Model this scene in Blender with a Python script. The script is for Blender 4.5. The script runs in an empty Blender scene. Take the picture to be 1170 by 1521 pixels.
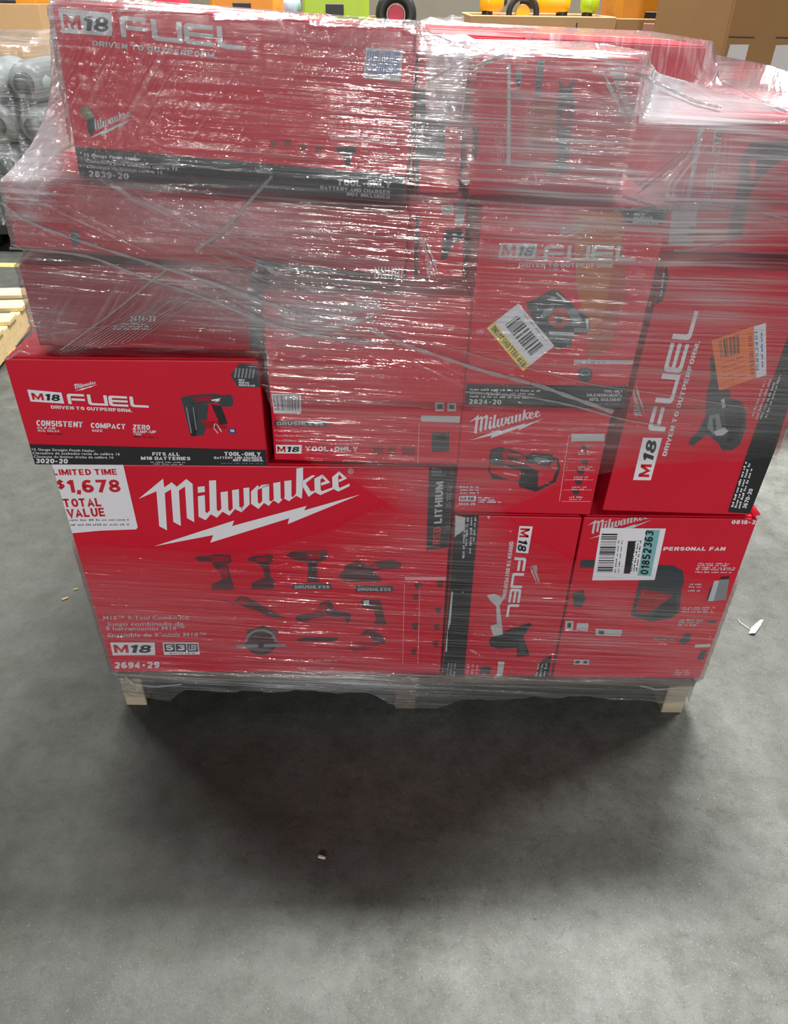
import bpy, bmesh, math, random
import numpy as np
from mathutils import Vector, Matrix, noise as mnoise
from mathutils.bvhtree import BVHTree

random.seed(7)
rng = np.random.default_rng(7)
scene = bpy.context.scene
col = scene.collection

# ------------------------------------------------------------------ camera, light, exposure
FPX, CX, CY = 1100.0, 585.0, 760.5
PITCH, ROLL, CAM_H = math.radians(35.1), math.radians(0.8), 1.275
_r0, _u0 = Vector((1, 0, 0)), Vector((0, math.sin(PITCH), math.cos(PITCH)))
FW = Vector((0, math.cos(PITCH), -math.sin(PITCH)))
RT = _r0 * math.cos(ROLL) + _u0 * math.sin(ROLL)
UP = _u0 * math.cos(ROLL) - _r0 * math.sin(ROLL)
CAM = Vector((0, 0, CAM_H))
cam_data = bpy.data.cameras.new('camera')
cam_data.sensor_fit = 'HORIZONTAL'
cam_data.sensor_width = 36.0
cam_data.lens = 36.0 * FPX / 1170.0
cam_data.clip_start = 0.02
cam = bpy.data.objects.new('camera', cam_data)
M = Matrix.Identity(4)
for i in range(3):
    M[i][0], M[i][1], M[i][2], M[i][3] = RT[i], UP[i], -FW[i], CAM[i]
cam.matrix_world = M
col.objects.link(cam)
scene.camera = cam

world = bpy.data.worlds.new('warehouse_ambient')
scene.world = world
world.use_nodes = True
world.node_tree.nodes['Background'].inputs[0].default_value = (0.93, 0.97, 1.0, 1)
world.node_tree.nodes['Background'].inputs[1].default_value = 0.036


def area_light(name, loc, size, power, target, color=(1, 0.98, 0.95)):
    d = bpy.data.lights.new(name, 'AREA')
    d.shape = 'RECTANGLE'
    d.size, d.size_y = size
    d.energy = power
    d.color = color
    o = bpy.data.objects.new(name, d)
    o.location = loc
    o.rotation_euler = (Vector(target) - Vector(loc)).to_track_quat('-Z', 'Y').to_euler()
    col.objects.link(o)
    return o


# high-bay ceiling lamps of the warehouse, plus two far side lamps added for film glints
area_light('bay_and_glint_lamp', (1.05, 3.0, 6.0), (1.2, 0.4), 700, (1.05, 3.0, 0))
area_light('bay_and_glint_lamp', (-1.45, 3.0, 6.0), (1.2, 0.4), 250, (-1.45, 3.0, 0))
area_light('bay_and_glint_lamp', (4.6, 3.8, 6.0), (1.2, 0.4), 340, (4.2, 3.6, 0))
area_light('bay_and_glint_lamp', (-1.4, -21.0, 6.0), (1.6, 0.8), 1750, (0, 1.1, 0.7))
area_light('bay_and_glint_lamp', (6.5, -20.0, 6.0), (1.6, 0.8), 470, (0, 1.1, 0.7))  # unseen lamp, added so the film sparkles on the right
area_light('bay_and_glint_lamp', (-8.5, -18.5, 6.0), (1.6, 0.8), 620, (0, 1.1, 0.7))  # unseen lamp, added so the film's left wrinkles glint
area_light('bay_and_glint_lamp', (-5.0, 5.4, 6.0), (1.2, 0.5), 260, (-4.6, 5.0, 0))
area_light('bay_and_glint_lamp', (0.8, 9.0, 6.0), (1.2, 0.5), 420, (0.8, 8.0, 0))
scene.cycles.caustics_reflective = False
scene.cycles.caustics_refractive = False
scene.cycles.max_bounces = 7
scene.cycles.diffuse_bounces = 3
scene.cycles.glossy_bounces = 2
scene.cycles.transparent_max_bounces = 10

scene.view_settings.view_transform = 'Standard'
scene.view_settings.look = 'None'
scene.view_settings.exposure = 0.0
scene.view_settings.gamma = 1.0
scene.view_settings.use_curve_mapping = False


# ------------------------------------------------------------------ materials
def srgb(r, g, b):
    f = lambda c: (c / 255 / 12.92) if c / 255 <= 0.04045 else ((c / 255 + 0.055) / 1.055) ** 2.4
    return (f(r), f(g), f(b), 1)


def nt_new(name):
    m = bpy.data.materials.new(name)
    m.use_nodes = True
    nt = m.node_tree
    nt.nodes.clear()
    return m, nt


def N(nt, t, **kw):
    n = nt.nodes.new(t)
    for k, v in kw.items():
        if k in n.inputs:
            n.inputs[k].default_value = v
        else:
            setattr(n, k, v)
    return n


MATS = {}


def mat(name, rgb, rough=0.5, var=0.08, scale=30, metallic=0.0, bump=0.0, spec=0.5):
    """surface with a little procedural variation of tone"""
    if name in MATS:
        return MATS[name]
    m, nt = nt_new(name)
    out = N(nt, 'ShaderNodeOutputMaterial')
    p = N(nt, 'ShaderNodeBsdfPrincipled')
    p.inputs['Roughness'].default_value = rough
    p.inputs['Metallic'].default_value = metallic
    p.inputs['Specular IOR Level'].default_value = spec
    tc = N(nt, 'ShaderNodeTexCoord')
    nz = N(nt, 'ShaderNodeTexNoise')
    nz.inputs['Scale'].default_value = scale
    nz.inputs['Detail'].default_value = 4
    nt.links.new(tc.outputs['Object'], nz.inputs['Vector'])
    mx = N(nt, 'ShaderNodeMix')
    mx.data_type = 'RGBA'
    a = [max(0, c * (1 - var)) for c in rgb[:3]] + [1]
    b = [min(1, c * (1 + var)) for c in rgb[:3]] + [1]
    mx.inputs[6].default_value = a
    mx.inputs[7].default_value = b
    nt.links.new(nz.outputs['Fac'], mx.inputs[0])
    nt.links.new(mx.outputs[2], p.inputs['Base Color'])
    if bump:
        bp = N(nt, 'ShaderNodeBump')
        bp.inputs['Strength'].default_value = bump
        bp.inputs['Distance'].default_value = 0.004
        nt.links.new(nz.outputs['Fac'], bp.inputs['Height'])
        nt.links.new(bp.outputs['Normal'], p.inputs['Normal'])
    nt.links.new(p.outputs[0], out.inputs[0])
    MATS[name] = m
    return m


RED = mat('red_printed_board', srgb(204, 17, 47), 0.42, 0.05, 9, spec=0.35)
REDD = mat('deep_red_print', srgb(160, 12, 34), 0.45, 0.05, spec=0.35)
RED_SHADE = mat('shaded_red_board', srgb(142, 14, 36), 0.45, 0.06, 9, spec=0.35)  # red board darkened to paint in the shade and film over a recessed carton
REDL = mat('bright_red_print', srgb(222, 48, 62), 0.45, 0.04, spec=0.35)
WHITE = mat('white_print', srgb(226, 224, 232), 0.5, 0.02)
BLACK = mat('black_print', srgb(24, 26, 30), 0.42, 0.1)
DARK = mat('charcoal_print', srgb(52, 58, 64), 0.45, 0.1)
GREY = mat('mid_grey_print', srgb(128, 134, 138), 0.5, 0.08)
LGREY = mat('light_grey_print', srgb(190, 192, 196), 0.5, 0.04)
TAN = mat('raw_cardboard_edge', srgb(176, 140, 104), 0.8, 0.12)
PINK = mat('pale_pink_print', srgb(226, 150, 160), 0.5, 0.04)
ORANGE = mat('orange_label_print', srgb(238, 118, 52), 0.5, 0.04)
AMBER = mat('amber_print', srgb(180, 92, 28), 0.5, 0.15, 14)
AMBERD = mat('brown_amber_print', srgb(172, 62, 34), 0.5, 0.15, 14)
YELL = mat('yellow_label_print', srgb(236, 210, 96), 0.5, 0.04)
TEAL = mat('teal_label_print', srgb(120, 176, 182), 0.5, 0.04)
BLUE = mat('blue_print', srgb(40, 62, 130), 0.5, 0.04)
BLUEL = mat('pale_blue_ink', srgb(96, 116, 178), 0.5, 0.04)
REDT = mat('red_ink', srgb(196, 22, 36), 0.5, 0.03)
MUTED = mat('muted_red_black_print', srgb(82, 40, 48), 0.5, 0.25, 60)
MUTEDB = mat('muted_black_print', srgb(50, 30, 36), 0.5, 0.2, 60)
KHAKI = mat('khaki_scuff', srgb(128, 118, 92), 0.7, 0.15, 120)
TAPE = mat('clear_tape', srgb(200, 150, 140), 0.2, 0.03)


def emit_mat(name, rgb, s):
    m, nt = nt_new(name)
    out = N(nt, 'ShaderNodeOutputMaterial')
    e = N(nt, 'ShaderNodeEmission')
    e.inputs[0].default_value = rgb
    e.inputs[1].default_value = s
    nt.links.new(e.outputs[0], out.inputs[0])
    return m


def film_mat(name, haze_base, haze_gain, gloss, painted=True, rough=0.085, back=0.4):
    """clear stretch film: transparent sheet with milky stretch streaks and glossy wrinkles.
    UV runs in metres along the film (u around the load, v up). Attribute 'layers': red = how many layers
    lie over one another, green / alpha = where it is pulled up / down to the right, blue = where it is crumpled."""
    m, nt = nt_new(name)
    L = nt.links.new
    out = N(nt, 'ShaderNodeOutputMaterial')
    uv = N(nt, 'ShaderNodeUVMap', uv_map='film')

    def noise_at(rot, su, sv, detail=3, rough=0.55, dist=0.0, off=0.0):
        mp = N(nt, 'ShaderNodeMapping')
        mp.vector_type = 'POINT'
        mp.inputs['Rotation'].default_value = (0, 0, math.radians(rot))
        sc = N(nt, 'ShaderNodeVectorMath', operation='MULTIPLY')
        sc.inputs[1].default_value = (su, sv, 1)
        ad = N(nt, 'ShaderNodeVectorMath', operation='ADD')
        ad.inputs[1].default_value = (off, off * 1.7, off * 0.3)
        L(uv.outputs[0], mp.inputs[0])
        L(mp.outputs[0], sc.inputs[0])
        L(sc.outputs[0], ad.inputs[0])
        nz = N(nt, 'ShaderNodeTexNoise')
        nz.inputs['Scale'].default_value = 1
        nz.inputs['Detail'].default_value = detail
        nz.inputs['Roughness'].default_value = rough
        nz.inputs['Distortion'].default_value = dist
        L(ad.outputs[0], nz.inputs['Vector'])
        return nz.outputs['Fac']

    def ramp(x, a, b):
        mr = N(nt, 'ShaderNodeMapRange')
        mr.interpolation_type = 'SMOOTHSTEP'
        mr.inputs['From Min'].default_value = a
        mr.inputs['From Max'].default_value = b
        L(x, mr.inputs[0])
        return mr.outputs[0]

    def mth(op, a, b=None, c=None):
        n = N(nt, 'ShaderNodeMath', operation=op)
        for i, x in enumerate((a, b, c)):
            if x is None:
                continue
            if isinstance(x, (int, float)):
                n.inputs[i].default_value = x
            else:
                L(x, n.inputs[i])
        return n.outputs[0]

    if painted:
        at = N(nt, 'ShaderNodeAttribute', attribute_name='layers')
        sp = N(nt, 'ShaderNodeSeparateColor')
        L(at.outputs['Color'], sp.inputs[0])
        lay, mup, mcr, mdn = sp.outputs[0], sp.outputs[1], sp.outputs[2], at.outputs['Alpha']
    else:
        lay, mup, mcr, mdn = 1.0, 0.3, 0.5, 0.0
    s1 = noise_at(2, 1.6, 250, 3, 0.6, 0.05)             # fine, nearly level stretch lines
    s2 = noise_at(4, 2.2, 85, 2, 0.6, 0.12, 3.1)        # wider lines, slightly falling
    cr = noise_at(0, 55, 65, 3, 0.65, 1.0, 11.0)      # crumples
    big = noise_at(20, 3.0, 4.0, 2, 0.5, 0.4, 15.3)   # broad patches
    lev = mth('SUBTRACT', 1.0, mth('MAXIMUM', mup, mdn))
    lines = mth('ADD', mth('MULTIPLY', ramp(s1, 0.49, 0.62), 0.65), mth('MULTIPLY', ramp(s2, 0.52, 0.68), 0.45))
    h = mth('ADD', mth('MULTIPLY', s1, 0.42), mth('MULTIPLY', s2, 1.5))
    if painted:
        s3 = noise_at(-48, 5, 130, 2, 0.6, 0.3, 7.7)
        s4 = noise_at(24, 4, 130, 2, 0.6, 0.3, 9.1)
        lines = mth('ADD', mth('MULTIPLY', lines, lev), mth('ADD', mth('MULTIPLY', ramp(s3, 0.5, 0.75), mup), mth('MULTIPLY', ramp(s4, 0.5, 0.75), mdn)))
        h = mth('ADD', mth('MULTIPLY', h, lev), mth('ADD', mth('MULTIPLY', mth('MULTIPLY', s3, mup), 1.2), mth('MULTIPLY', mth('MULTIPLY', s4, mdn), 1.2)))
    h = mth('ADD', h, mth('MULTIPLY', mth('MULTIPLY', cr, mcr), 2.6))
    haze = mth('ADD', haze_base, mth('MULTIPLY', mth('ADD', lines, mth('MULTIPLY', ramp(big, 0.3, 0.7), 0.45)), haze_gain))
    haze = mth('MINIMUM', mth('MULTIPLY', haze, lay), 0.9)
    bp = N(nt, 'ShaderNodeBump')
    bp.inputs['Strength'].default_value = 1.0
    bp.inputs['Distance'].default_value = 0.0032
    L(h, bp.inputs['Height'])

    tr = N(nt, 'ShaderNodeBsdfTransparent')
    tr.inputs[0].default_value = (0.98, 0.98, 0.985, 1)
    df = N(nt, 'ShaderNodeBsdfDiffuse')
    df.inputs[0].default_value = (0.84, 0.85, 0.90, 1)
    tl = N(nt, 'ShaderNodeBsdfTranslucent')
    tl.inputs[0].default_value = (0.86, 0.86, 0.89, 1)
    milky = N(nt, 'ShaderNodeMixShader')
    milky.inputs[0].default_value = back
    L(df.outputs[0], milky.inputs[1])
    L(tl.outputs[0], milky.inputs[2])
    gl = N(nt, 'ShaderNodeBsdfGlossy')
    gl.inputs['Roughness'].default_value = rough
    gl.inputs[0].default_value = (1, 1, 1, 1)
    L(bp.outputs[0], gl.inputs['Normal'])
    a = N(nt, 'ShaderNodeMixShader')
    L(haze, a.inputs[0])
    L(tr.outputs[0], a.inputs[1])
    L(milky.outputs[0], a.inputs[2])
    lw = N(nt, 'ShaderNodeFresnel')
    lw.inputs[0].default_value = 1.45
    L(bp.outputs[0], lw.inputs['Normal'])
    gf = mth('MINIMUM', mth('MULTIPLY', mth('MULTIPLY', lw.outputs[0], gloss), mth('MINIMUM', mth('MULTIPLY', lay, 2.6), 1.0)), 0.6)
    b = N(nt, 'ShaderNodeMixShader')
    L(gf, b.inputs[0])
    L(a.outputs[0], b.inputs[1])
    L(gl.outputs[0], b.inputs[2])
    L(b.outputs[0], out.inputs[0])
    return m


FILM_U = film_mat('stretch_film_several_layers', 0.14, 0.52, 2.4)
FILM_L = film_mat('stretch_film_few_layers', 0.04, 0.42, 2.0)
STRAND = film_mat('gathered_stretch_film', 0.24, 0.42, 1.0, False, 0.2, 0.12)
FILM_B = film_mat('loose_plastic_sheet', 0.05, 0.22, 1.6, False, 0.12)


def floor_mat():
    m, nt = nt_new('worn_concrete')
    L = nt.links.new
    out = N(nt, 'ShaderNodeOutputMaterial')
    p = N(nt, 'ShaderNodeBsdfPrincipled')
    tc = N(nt, 'ShaderNodeTexCoord')

    def nz(scale, detail, rough=0.6, dist=0.0, sx=1, sy=1):
        mp = N(nt, 'ShaderNodeMapping')
        mp.inputs['Scale'].default_value = (sx, sy, 1)
        L(tc.outputs['Object'], mp.inputs[0])
        n = N(nt, 'ShaderNodeTexNoise')
        n.inputs['Scale'].default_value = scale
        n.inputs['Detail'].default_value = detail
        n.inputs['Roughness'].default_value = rough
        n.inputs['Distortion'].default_value = dist
        L(mp.outputs[0], n.inputs['Vector'])
        return n.outputs['Fac']

    def mix(fac, a, b, mode='MIX'):
        n = N(nt, 'ShaderNodeMix')
        n.data_type = 'RGBA'
        n.blend_type = mode
        for i, x in ((0, fac), (6, a), (7, b)):
            if hasattr(x, 'node'):
                L(x, n.inputs[i])
            else:
                n.inputs[i].default_value = x
        return n.outputs[2]

    def ramp(x, a, b):
        mr = N(nt, 'ShaderNodeMapRange')
        mr.inputs['From Min'].default_value = a
        mr.inputs['From Max'].default_value = b
        L(x, mr.inputs[0])
        return mr.outputs[0]

    base = mix(ramp(nz(1.1, 5, 0.6, 0.6), 0.3, 0.7), srgb(90, 94, 90), srgb(130, 134, 129))
    base = mix(ramp(nz(14, 6, 0.7), 0.35, 0.75), base, srgb(80, 82, 76))
    base = mix(ramp(nz(2.2, 6, 0.68, 1.6, 1, 1.6), 0.55, 0.85), base, srgb(74, 74, 58))
    base = mix(ramp(nz(160, 2, 0.8), 0.62, 0.75), base, srgb(66, 66, 62))
    base = mix(ramp(nz(90, 3, 0.8, 0, 1, 1), 0.68, 0.78), base, srgb(176, 178, 172))
    base = mix(ramp(nz(40, 5, 0.75, 0.5), 0.52, 0.72), base, mix(0.42, base, (0.03, 0.03, 0.025, 1)))
    base = mix(ramp(nz(300, 2, 0.8), 0.60, 0.70), base, mix(0.4, base, (0.5, 0.5, 0.48, 1)))
    # slab colour gets darker towards the left, with a ragged transition
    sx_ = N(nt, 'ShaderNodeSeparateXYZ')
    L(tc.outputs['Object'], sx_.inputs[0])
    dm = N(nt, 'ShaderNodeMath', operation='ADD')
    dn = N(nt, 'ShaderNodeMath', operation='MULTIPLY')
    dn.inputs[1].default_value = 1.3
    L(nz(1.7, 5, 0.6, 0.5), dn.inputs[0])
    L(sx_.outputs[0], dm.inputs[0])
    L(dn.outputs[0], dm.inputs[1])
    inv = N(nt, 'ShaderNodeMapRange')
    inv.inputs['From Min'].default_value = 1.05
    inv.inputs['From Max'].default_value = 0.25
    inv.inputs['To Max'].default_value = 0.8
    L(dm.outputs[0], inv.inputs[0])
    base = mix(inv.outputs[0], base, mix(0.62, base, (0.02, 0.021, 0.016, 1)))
    L(base, p.inputs['Base Color'])
    L(ramp(nz(3, 5), -0.2, 1.0), p.inputs['Roughness'])
    p.inputs['Specular IOR Level'].default_value = 0.35
    bp = N(nt, 'ShaderNodeBump')
    bp.inputs['Strength'].default_value = 0.35
    bp.inputs['Distance'].default_value = 0.003
    L(nz(60, 6, 0.7), bp.inputs['Height'])
    L(bp.outputs[0], p.inputs['Normal'])
    L(p.outputs[0], out.inputs[0])
    return m


def wood_mat(name, a, b):
    m, nt = nt_new(name)
    L = nt.links.new
    out = N(nt, 'ShaderNodeOutputMaterial')
    p = N(nt, 'ShaderNodeBsdfPrincipled')
    p.inputs['Roughness'].default_value = 0.75
    tc = N(nt, 'ShaderNodeTexCoord')
    mp = N(nt, 'ShaderNodeMapping')
    mp.inputs['Scale'].default_value = (3, 60, 60)
    n = N(nt, 'ShaderNodeTexNoise')
    n.inputs['Scale'].default_value = 1
    n.inputs['Detail'].default_value = 5
    L(tc.outputs['Object'], mp.inputs[0])
    L(mp.outputs[0], n.inputs['Vector'])
    mx = N(nt, 'ShaderNodeMix')
    mx.data_type = 'RGBA'
    mx.inputs[6].default_value = a
    mx.inputs[7].default_value = b
    L(n.outputs['Fac'], mx.inputs[0])
    L(mx.outputs[2], p.inputs['Base Color'])
    L(p.outputs[0], out.inputs[0])
    return m


WOOD = wood_mat('weathered_pallet_wood', srgb(70, 60, 48), srgb(112, 98, 80))
WOODL = wood_mat('pallet_end_grain_wood', srgb(136, 124, 104), srgb(196, 184, 160))
WOODP = wood_mat('pale_new_wood', srgb(196, 168, 112), srgb(236, 216, 170))
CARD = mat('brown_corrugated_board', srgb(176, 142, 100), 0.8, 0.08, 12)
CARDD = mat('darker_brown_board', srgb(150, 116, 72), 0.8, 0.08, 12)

# ------------------------------------------------------------------ object helpers


def mesh_obj(name, verts, faces, mats, parent=None, mat_idx=None, smooth=False):
    me = bpy.data.meshes.new(name)
    me.from_pydata([tuple(v) for v in verts], [], [tuple(f) for f in faces])
    for mm in (mats if isinstance(mats, (list, tuple)) else [mats]):
        me.materials.append(mm)
    if mat_idx is not None:
        me.polygons.foreach_set('material_index', mat_idx)
    if smooth:
        me.polygons.foreach_set('use_smooth', [True] * len(me.polygons))
    me.update()
    o = bpy.data.objects.new(name, me)
    col.objects.link(o)
    if parent is not None:
        o.parent = parent
    return o


def bm_obj(name, bm, mats, parent=None, smooth=False):
    me = bpy.data.meshes.new(name)
    bm.to_mesh(me)
    bm.free()
    for mm in (mats if isinstance(mats, (list, tuple)) else [mats]):
        me.materials.append(mm)
    if smooth:
        me.polygons.foreach_set('use_smooth', [True] * len(me.polygons))
    o = bpy.data.objects.new(name, me)
    col.objects.link(o)
    if parent is not None:
        o.parent = parent
    return o


def box_bm(bm, c, s, bevel=0.0, segs=2, rot=None, mi=0):
    """axis-aligned box (centre c, size s) added to bm, edges rounded"""
    r = bmesh.ops.create_cube(bm, size=1.0)
    vs = r['verts']
    bmesh.ops.scale(bm, vec=s, verts=vs)
    if bevel:
        es = list({e for v in vs for e in v.link_edges})
        rr = bmesh.ops.bevel(bm, geom=es, offset=bevel, segments=segs, affect='EDGES', profile=0.5)
        vs = list({v for f in rr['faces'] for v in f.verts} | {v for v in vs if v.is_valid})
        stack, seen = list(vs), set(vs)
        while stack:
            v = stack.pop()
            for e in v.link_edges:
                w = e.other_vert(v)
                if w not in seen:
                    seen.add(w)
                    stack.append(w)
        vs = list(seen)
    if rot is not None:
        bmesh.ops.rotate(bm, cent=(0, 0, 0), matrix=rot, verts=vs)
    bmesh.ops.translate(bm, vec=c, verts=vs)
    for f in {f for v in vs for f in v.link_faces}:
        f.material_index = mi
    return vs


def tag(o, label=None, cat=None, group=None, kind=None):
    if label:
        o['label'] = label
    if cat:
        o['category'] = cat
    if group:
        o['group'] = group
    if kind:
        o['kind'] = kind
    return o


def empty(name, loc=(0, 0, 0), rz=0.0):
    o = bpy.data.objects.new(name, None)
    o.location = loc
    o.rotation_euler = (0, 0, rz)
    o.empty_display_size = 0.05
    col.objects.link(o)
    return o


def copy_tree(o, parent=None):
    c = o.copy()
    col.objects.link(c)
    c.parent = parent
    for ch in [x for x in bpy.data.objects if x.parent == o]:
        copy_tree(ch, c)
    return c


def ray(px, py):
    return (FW + RT * ((px - CX) / FPX) - UP * ((py - CY) / FPX)).normalized()


def on_floor(px, py, z=0.0):
    d = ray(px, py)
    return CAM + d * ((z - CAM.z) / d.z)


# ------------------------------------------------------------------ lettering: heavy block capitals drawn as thick strokes
_T = 0.2


def _arc(cx, cy, rx, ry, a0, a1, n=6):
    return [(cx + rx * math.cos(math.radians(a0 + (a1 - a0) * i / n)), cy + ry * math.sin(math.radians(a0 + (a1 - a0) * i / n))) for i in range(n + 1)]


def _glyph_table():
    a, b = 0.1, 0.9                      # centre lines of the bottom and top strokes
    l, r, m = 0.1, 0.62, 0.5             # left, right, middle
    cx = (l + r) / 2
    rx = (r - l) / 2
    G = {}
    bowl_t = [(l, b), (r - 0.16, b)] + _arc(r - 0.17, 0.705, 0.17, 0.195, 90, -90)[1:] + [(l, 0.51)]
    G['A'] = [[(0.06, 0), (0.36, 0.98), (0.66, 0)], [(0.18, 0.3), (0.54, 0.3)]]
    G['B'] = [[(l, 0), (l, 1)], bowl_t, [(l, 0.5), (r - 0.16, 0.5)] + _arc(r - 0.16, 0.3, 0.18, 0.2, 90, -90)[1:] + [(l, a)]]
    G['C'] = [_arc(cx, 0.5, rx, 0.4, 48, 312, 12)]
    G['D'] = [[(l, 0), (l, 1)], [(l, b), (0.36, b)] + _arc(0.34, 0.5, 0.28, 0.4, 90, -90, 8)[1:] + [(l, a)]]
    G['E'] = [[(l, 0), (l, 1)], [(l, b), (0.62, b)], [(l, 0.5), (0.57, 0.5)], [(l, a), (0.62, a)]]
    G['F'] = [[(l, 0), (l, 1)], [(l, b), (0.62, b)], [(l, 0.48), (0.57, 0.48)]]
    G['G'] = [_arc(cx, 0.5, rx, 0.4, 48, 340, 12) + [(r, 0.48), (0.38, 0.48)]]
    G['H'] = [[(l, 0), (l, 1)], [(r, 0), (r, 1)], [(l, 0.5), (r, 0.5)]]
    G['I'] = [[(0.1, 0), (0.1, 1)]]
    G['J'] = [[(r, 1), (r, 0.32)] + _arc(cx, 0.32, rx, 0.22, 0, -180, 8)[1:]]
    G['K'] = [[(l, 0), (l, 1)], [(0.64, 1), (0.18, 0.45)], [(0.28, 0.58), (0.66, 0)]]
    G['L'] = [[(l, 0), (l, 1)], [(l, a), (0.6, a)]]
    G['M'] = [[(l, 0), (l, 1)], [(0.8, 0), (0.8, 1)], [(0.12, 0.96), (0.45, 0.2), (0.78, 0.96)]]
    G['N'] = [[(l, 0), (l, 1)], [(r, 0), (r, 1)], [(0.12, 0.95), (r - 0.02, 0.05)]]
    G['O'] = [_arc(cx, 0.5, rx, 0.4, 90, 450, 16)]
    G['P'] = [[(l, 0), (l, 1)], [(l, b), (r - 0.17, b)] + _arc(r - 0.17, 0.66, 0.19, 0.24, 90, -90)[1:] + [(l, 0.42)]]
    G['Q'] = G['O'] + [[(0.4, 0.3), (0.66, 0.0)]]
    G['R'] = [[(l, 0), (l, 1)], [(l, b), (r - 0.17, b)] + _arc(r - 0.17, 0.68, 0.18, 0.22, 90, -90)[1:] + [(l, 0.46)], [(0.38, 0.46), (0.64, 0)]]
    G['S'] = [_arc(cx, 0.7, rx - 0.01, 0.2, 20, 200, 7) + [(l + 0.03, 0.58), (cx, 0.5), (r - 0.03, 0.42)] + _arc(cx, 0.3, rx, 0.2, 20, -160, 7)]
    G['T'] = [[(0.34, 0), (0.34, 1)], [(0, b), (0.68, b)]]
    G['U'] = [[(l, 1), (l, 0.36)] + _arc(cx, 0.36, rx, 0.26, 180, 360, 8)[1:] + [(r, 1)]]
    G['V'] = [[(0.06, 1), (0.36, 0.04), (0.66, 1)]]
    G['W'] = [[(0.06, 1), (0.26, 0.04), (0.46, 0.9), (0.66, 0.04), (0.86, 1)]]
    G['X'] = [[(0.06, 0), (0.64, 1)], [(0.06, 1), (0.64, 0)]]
    G['Y'] = [[(0.06, 1), (0.35, 0.48), (0.64, 1)], [(0.35, 0.5), (0.35, 0)]]
    G['Z'] = [[(0.04, b), (0.58, b), (0.1, a), (0.64, a)]]
    G['0'] = [_arc(0.34, 0.5, 0.24, 0.4, 90, 450, 14)]
    G['1'] = [[(0.32, 0), (0.32, 1)], [(0.3, 0.9), (0.08, 0.72)]]
    G['2'] = [_arc(0.34, 0.68, 0.23, 0.22, 165, -20, 7) + [(0.48, 0.46), (0.12, 0.12)], [(0.06, a), (0.6, a)]]
    G['3'] = [_arc(0.32, 0.71, 0.22, 0.19, 160, -80, 7), _arc(0.32, 0.3, 0.24, 0.2, 80, -160, 7), [(0.26, 0.52), (0.38, 0.52)]]
    G['4'] = [[(0.46, 0), (0.46, 1)], [(0.46, 0.94), (0.08, 0.3)], [(0.04, 0.28), (0.64, 0.28)]]
    G['5'] = [[(0.58, b), (0.14, b), (0.11, 0.5)], [(0.11, 0.52)] + _arc(0.32, 0.33, 0.25, 0.23, 110, -160, 8)]
    G['6'] = [_arc(0.34, 0.31, 0.23, 0.21, 0, 360, 12), [(0.54, 0.84)] + _arc(0.36, 0.5, 0.25, 0.4, 80, 200, 6)]
    G['7'] = [[(0.05, b), (0.56, b), (0.24, 0)]]
    G['8'] = [_arc(0.34, 0.71, 0.2, 0.19, 0, 360, 12), _arc(0.34, 0.29, 0.24, 0.19, 0, 360, 12)]
    G['9'] = [_arc(0.34, 0.69, 0.23, 0.21, 0, 360, 12), [(0.14, 0.16)] + _arc(0.32, 0.5, 0.25, 0.4, 260, 380, 6)]
    G['-'] = [[(0.06, 0.42), (0.4, 0.42)]]
    G['.'] = [[(0.1, 0), (0.1, 0.2)]]
    G[','] = [[(0.12, 0.2), (0.12, 0.05), (0.06, -0.14)]]
    G['/'] = [[(0.04, 0), (0.36, 1)]]
    G['$'] = G['S'] + [[(cx, -0.1), (cx, 1.1)]]
    return G


GLY = _glyph_table()


def _stroke(pts, t):
    """thick line with mitred joins as quads"""
    n = len(pts)
    closed = math.hypot(pts[0][0] - pts[-1][0], pts[0][1] - pts[-1][1]) < 1e-6
    P = [np.array(p) for p in pts]
    L, R = [], []
    for i in range(n):
        a = P[i - 1] if i > 0 else (P[-2] if closed else None)
        b = P[i + 1] if i < n - 1 else (P[1] if closed else None)
        ds = []
        if a is not None:
            ds.append((P[i] - a) / (np.linalg.norm(P[i] - a) + 1e-9))
        if b is not None:
            ds.append((b - P[i]) / (np.linalg.norm(b - P[i]) + 1e-9))
        d = sum(ds)
        d = d / (np.linalg.norm(d) + 1e-9)
        nn = np.array((-d[1], d[0]))
        k = 1.0
        if len(ds) == 2:
            k = 1.0 / max(0.45, float(nn @ np.array((-ds[0][1], ds[0][0]))))
        L.append(P[i] + nn * t / 2 * k)
        R.append(P[i] - nn * t / 2 * k)
    V = L + R
    F = [(n + i, n + i + 1, i + 1, i) for i in range(n - 1)]
    return V, F


_txt = {}


def block(s, t=0.2, shear=0.0):
    key = ('b', s, t, shear)
    if key in _txt:
        return _txt[key]
    V, F, x = [], [], 0.0
    for ch in s:
        if ch == ' ':
            x += 0.36
            continue
        w = 0.0
        for pl in GLY[ch]:
            v, f = _stroke(pl, t if ch not in 'BS8$35E' else t * 0.9)
            o = len(V)
            V += [(p[0] + x, min(max(p[1], -0.2), 1.0 if ch != '$' else 1.1)) for p in v]
            F += [tuple(o + i for i in q) for q in f]
            w = max(w, max(p[0] for p in pl))
        x += w + 0.1 + 0.13
    v = np.array(V)
    v[:, 0] += v[:, 1] * shear
    v[:, 0] = (v[:, 0] - v[:, 0].min()) / (v[:, 0].max() - v[:, 0].min())
    _txt[key] = (v, F)
    return _txt[key]


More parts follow.
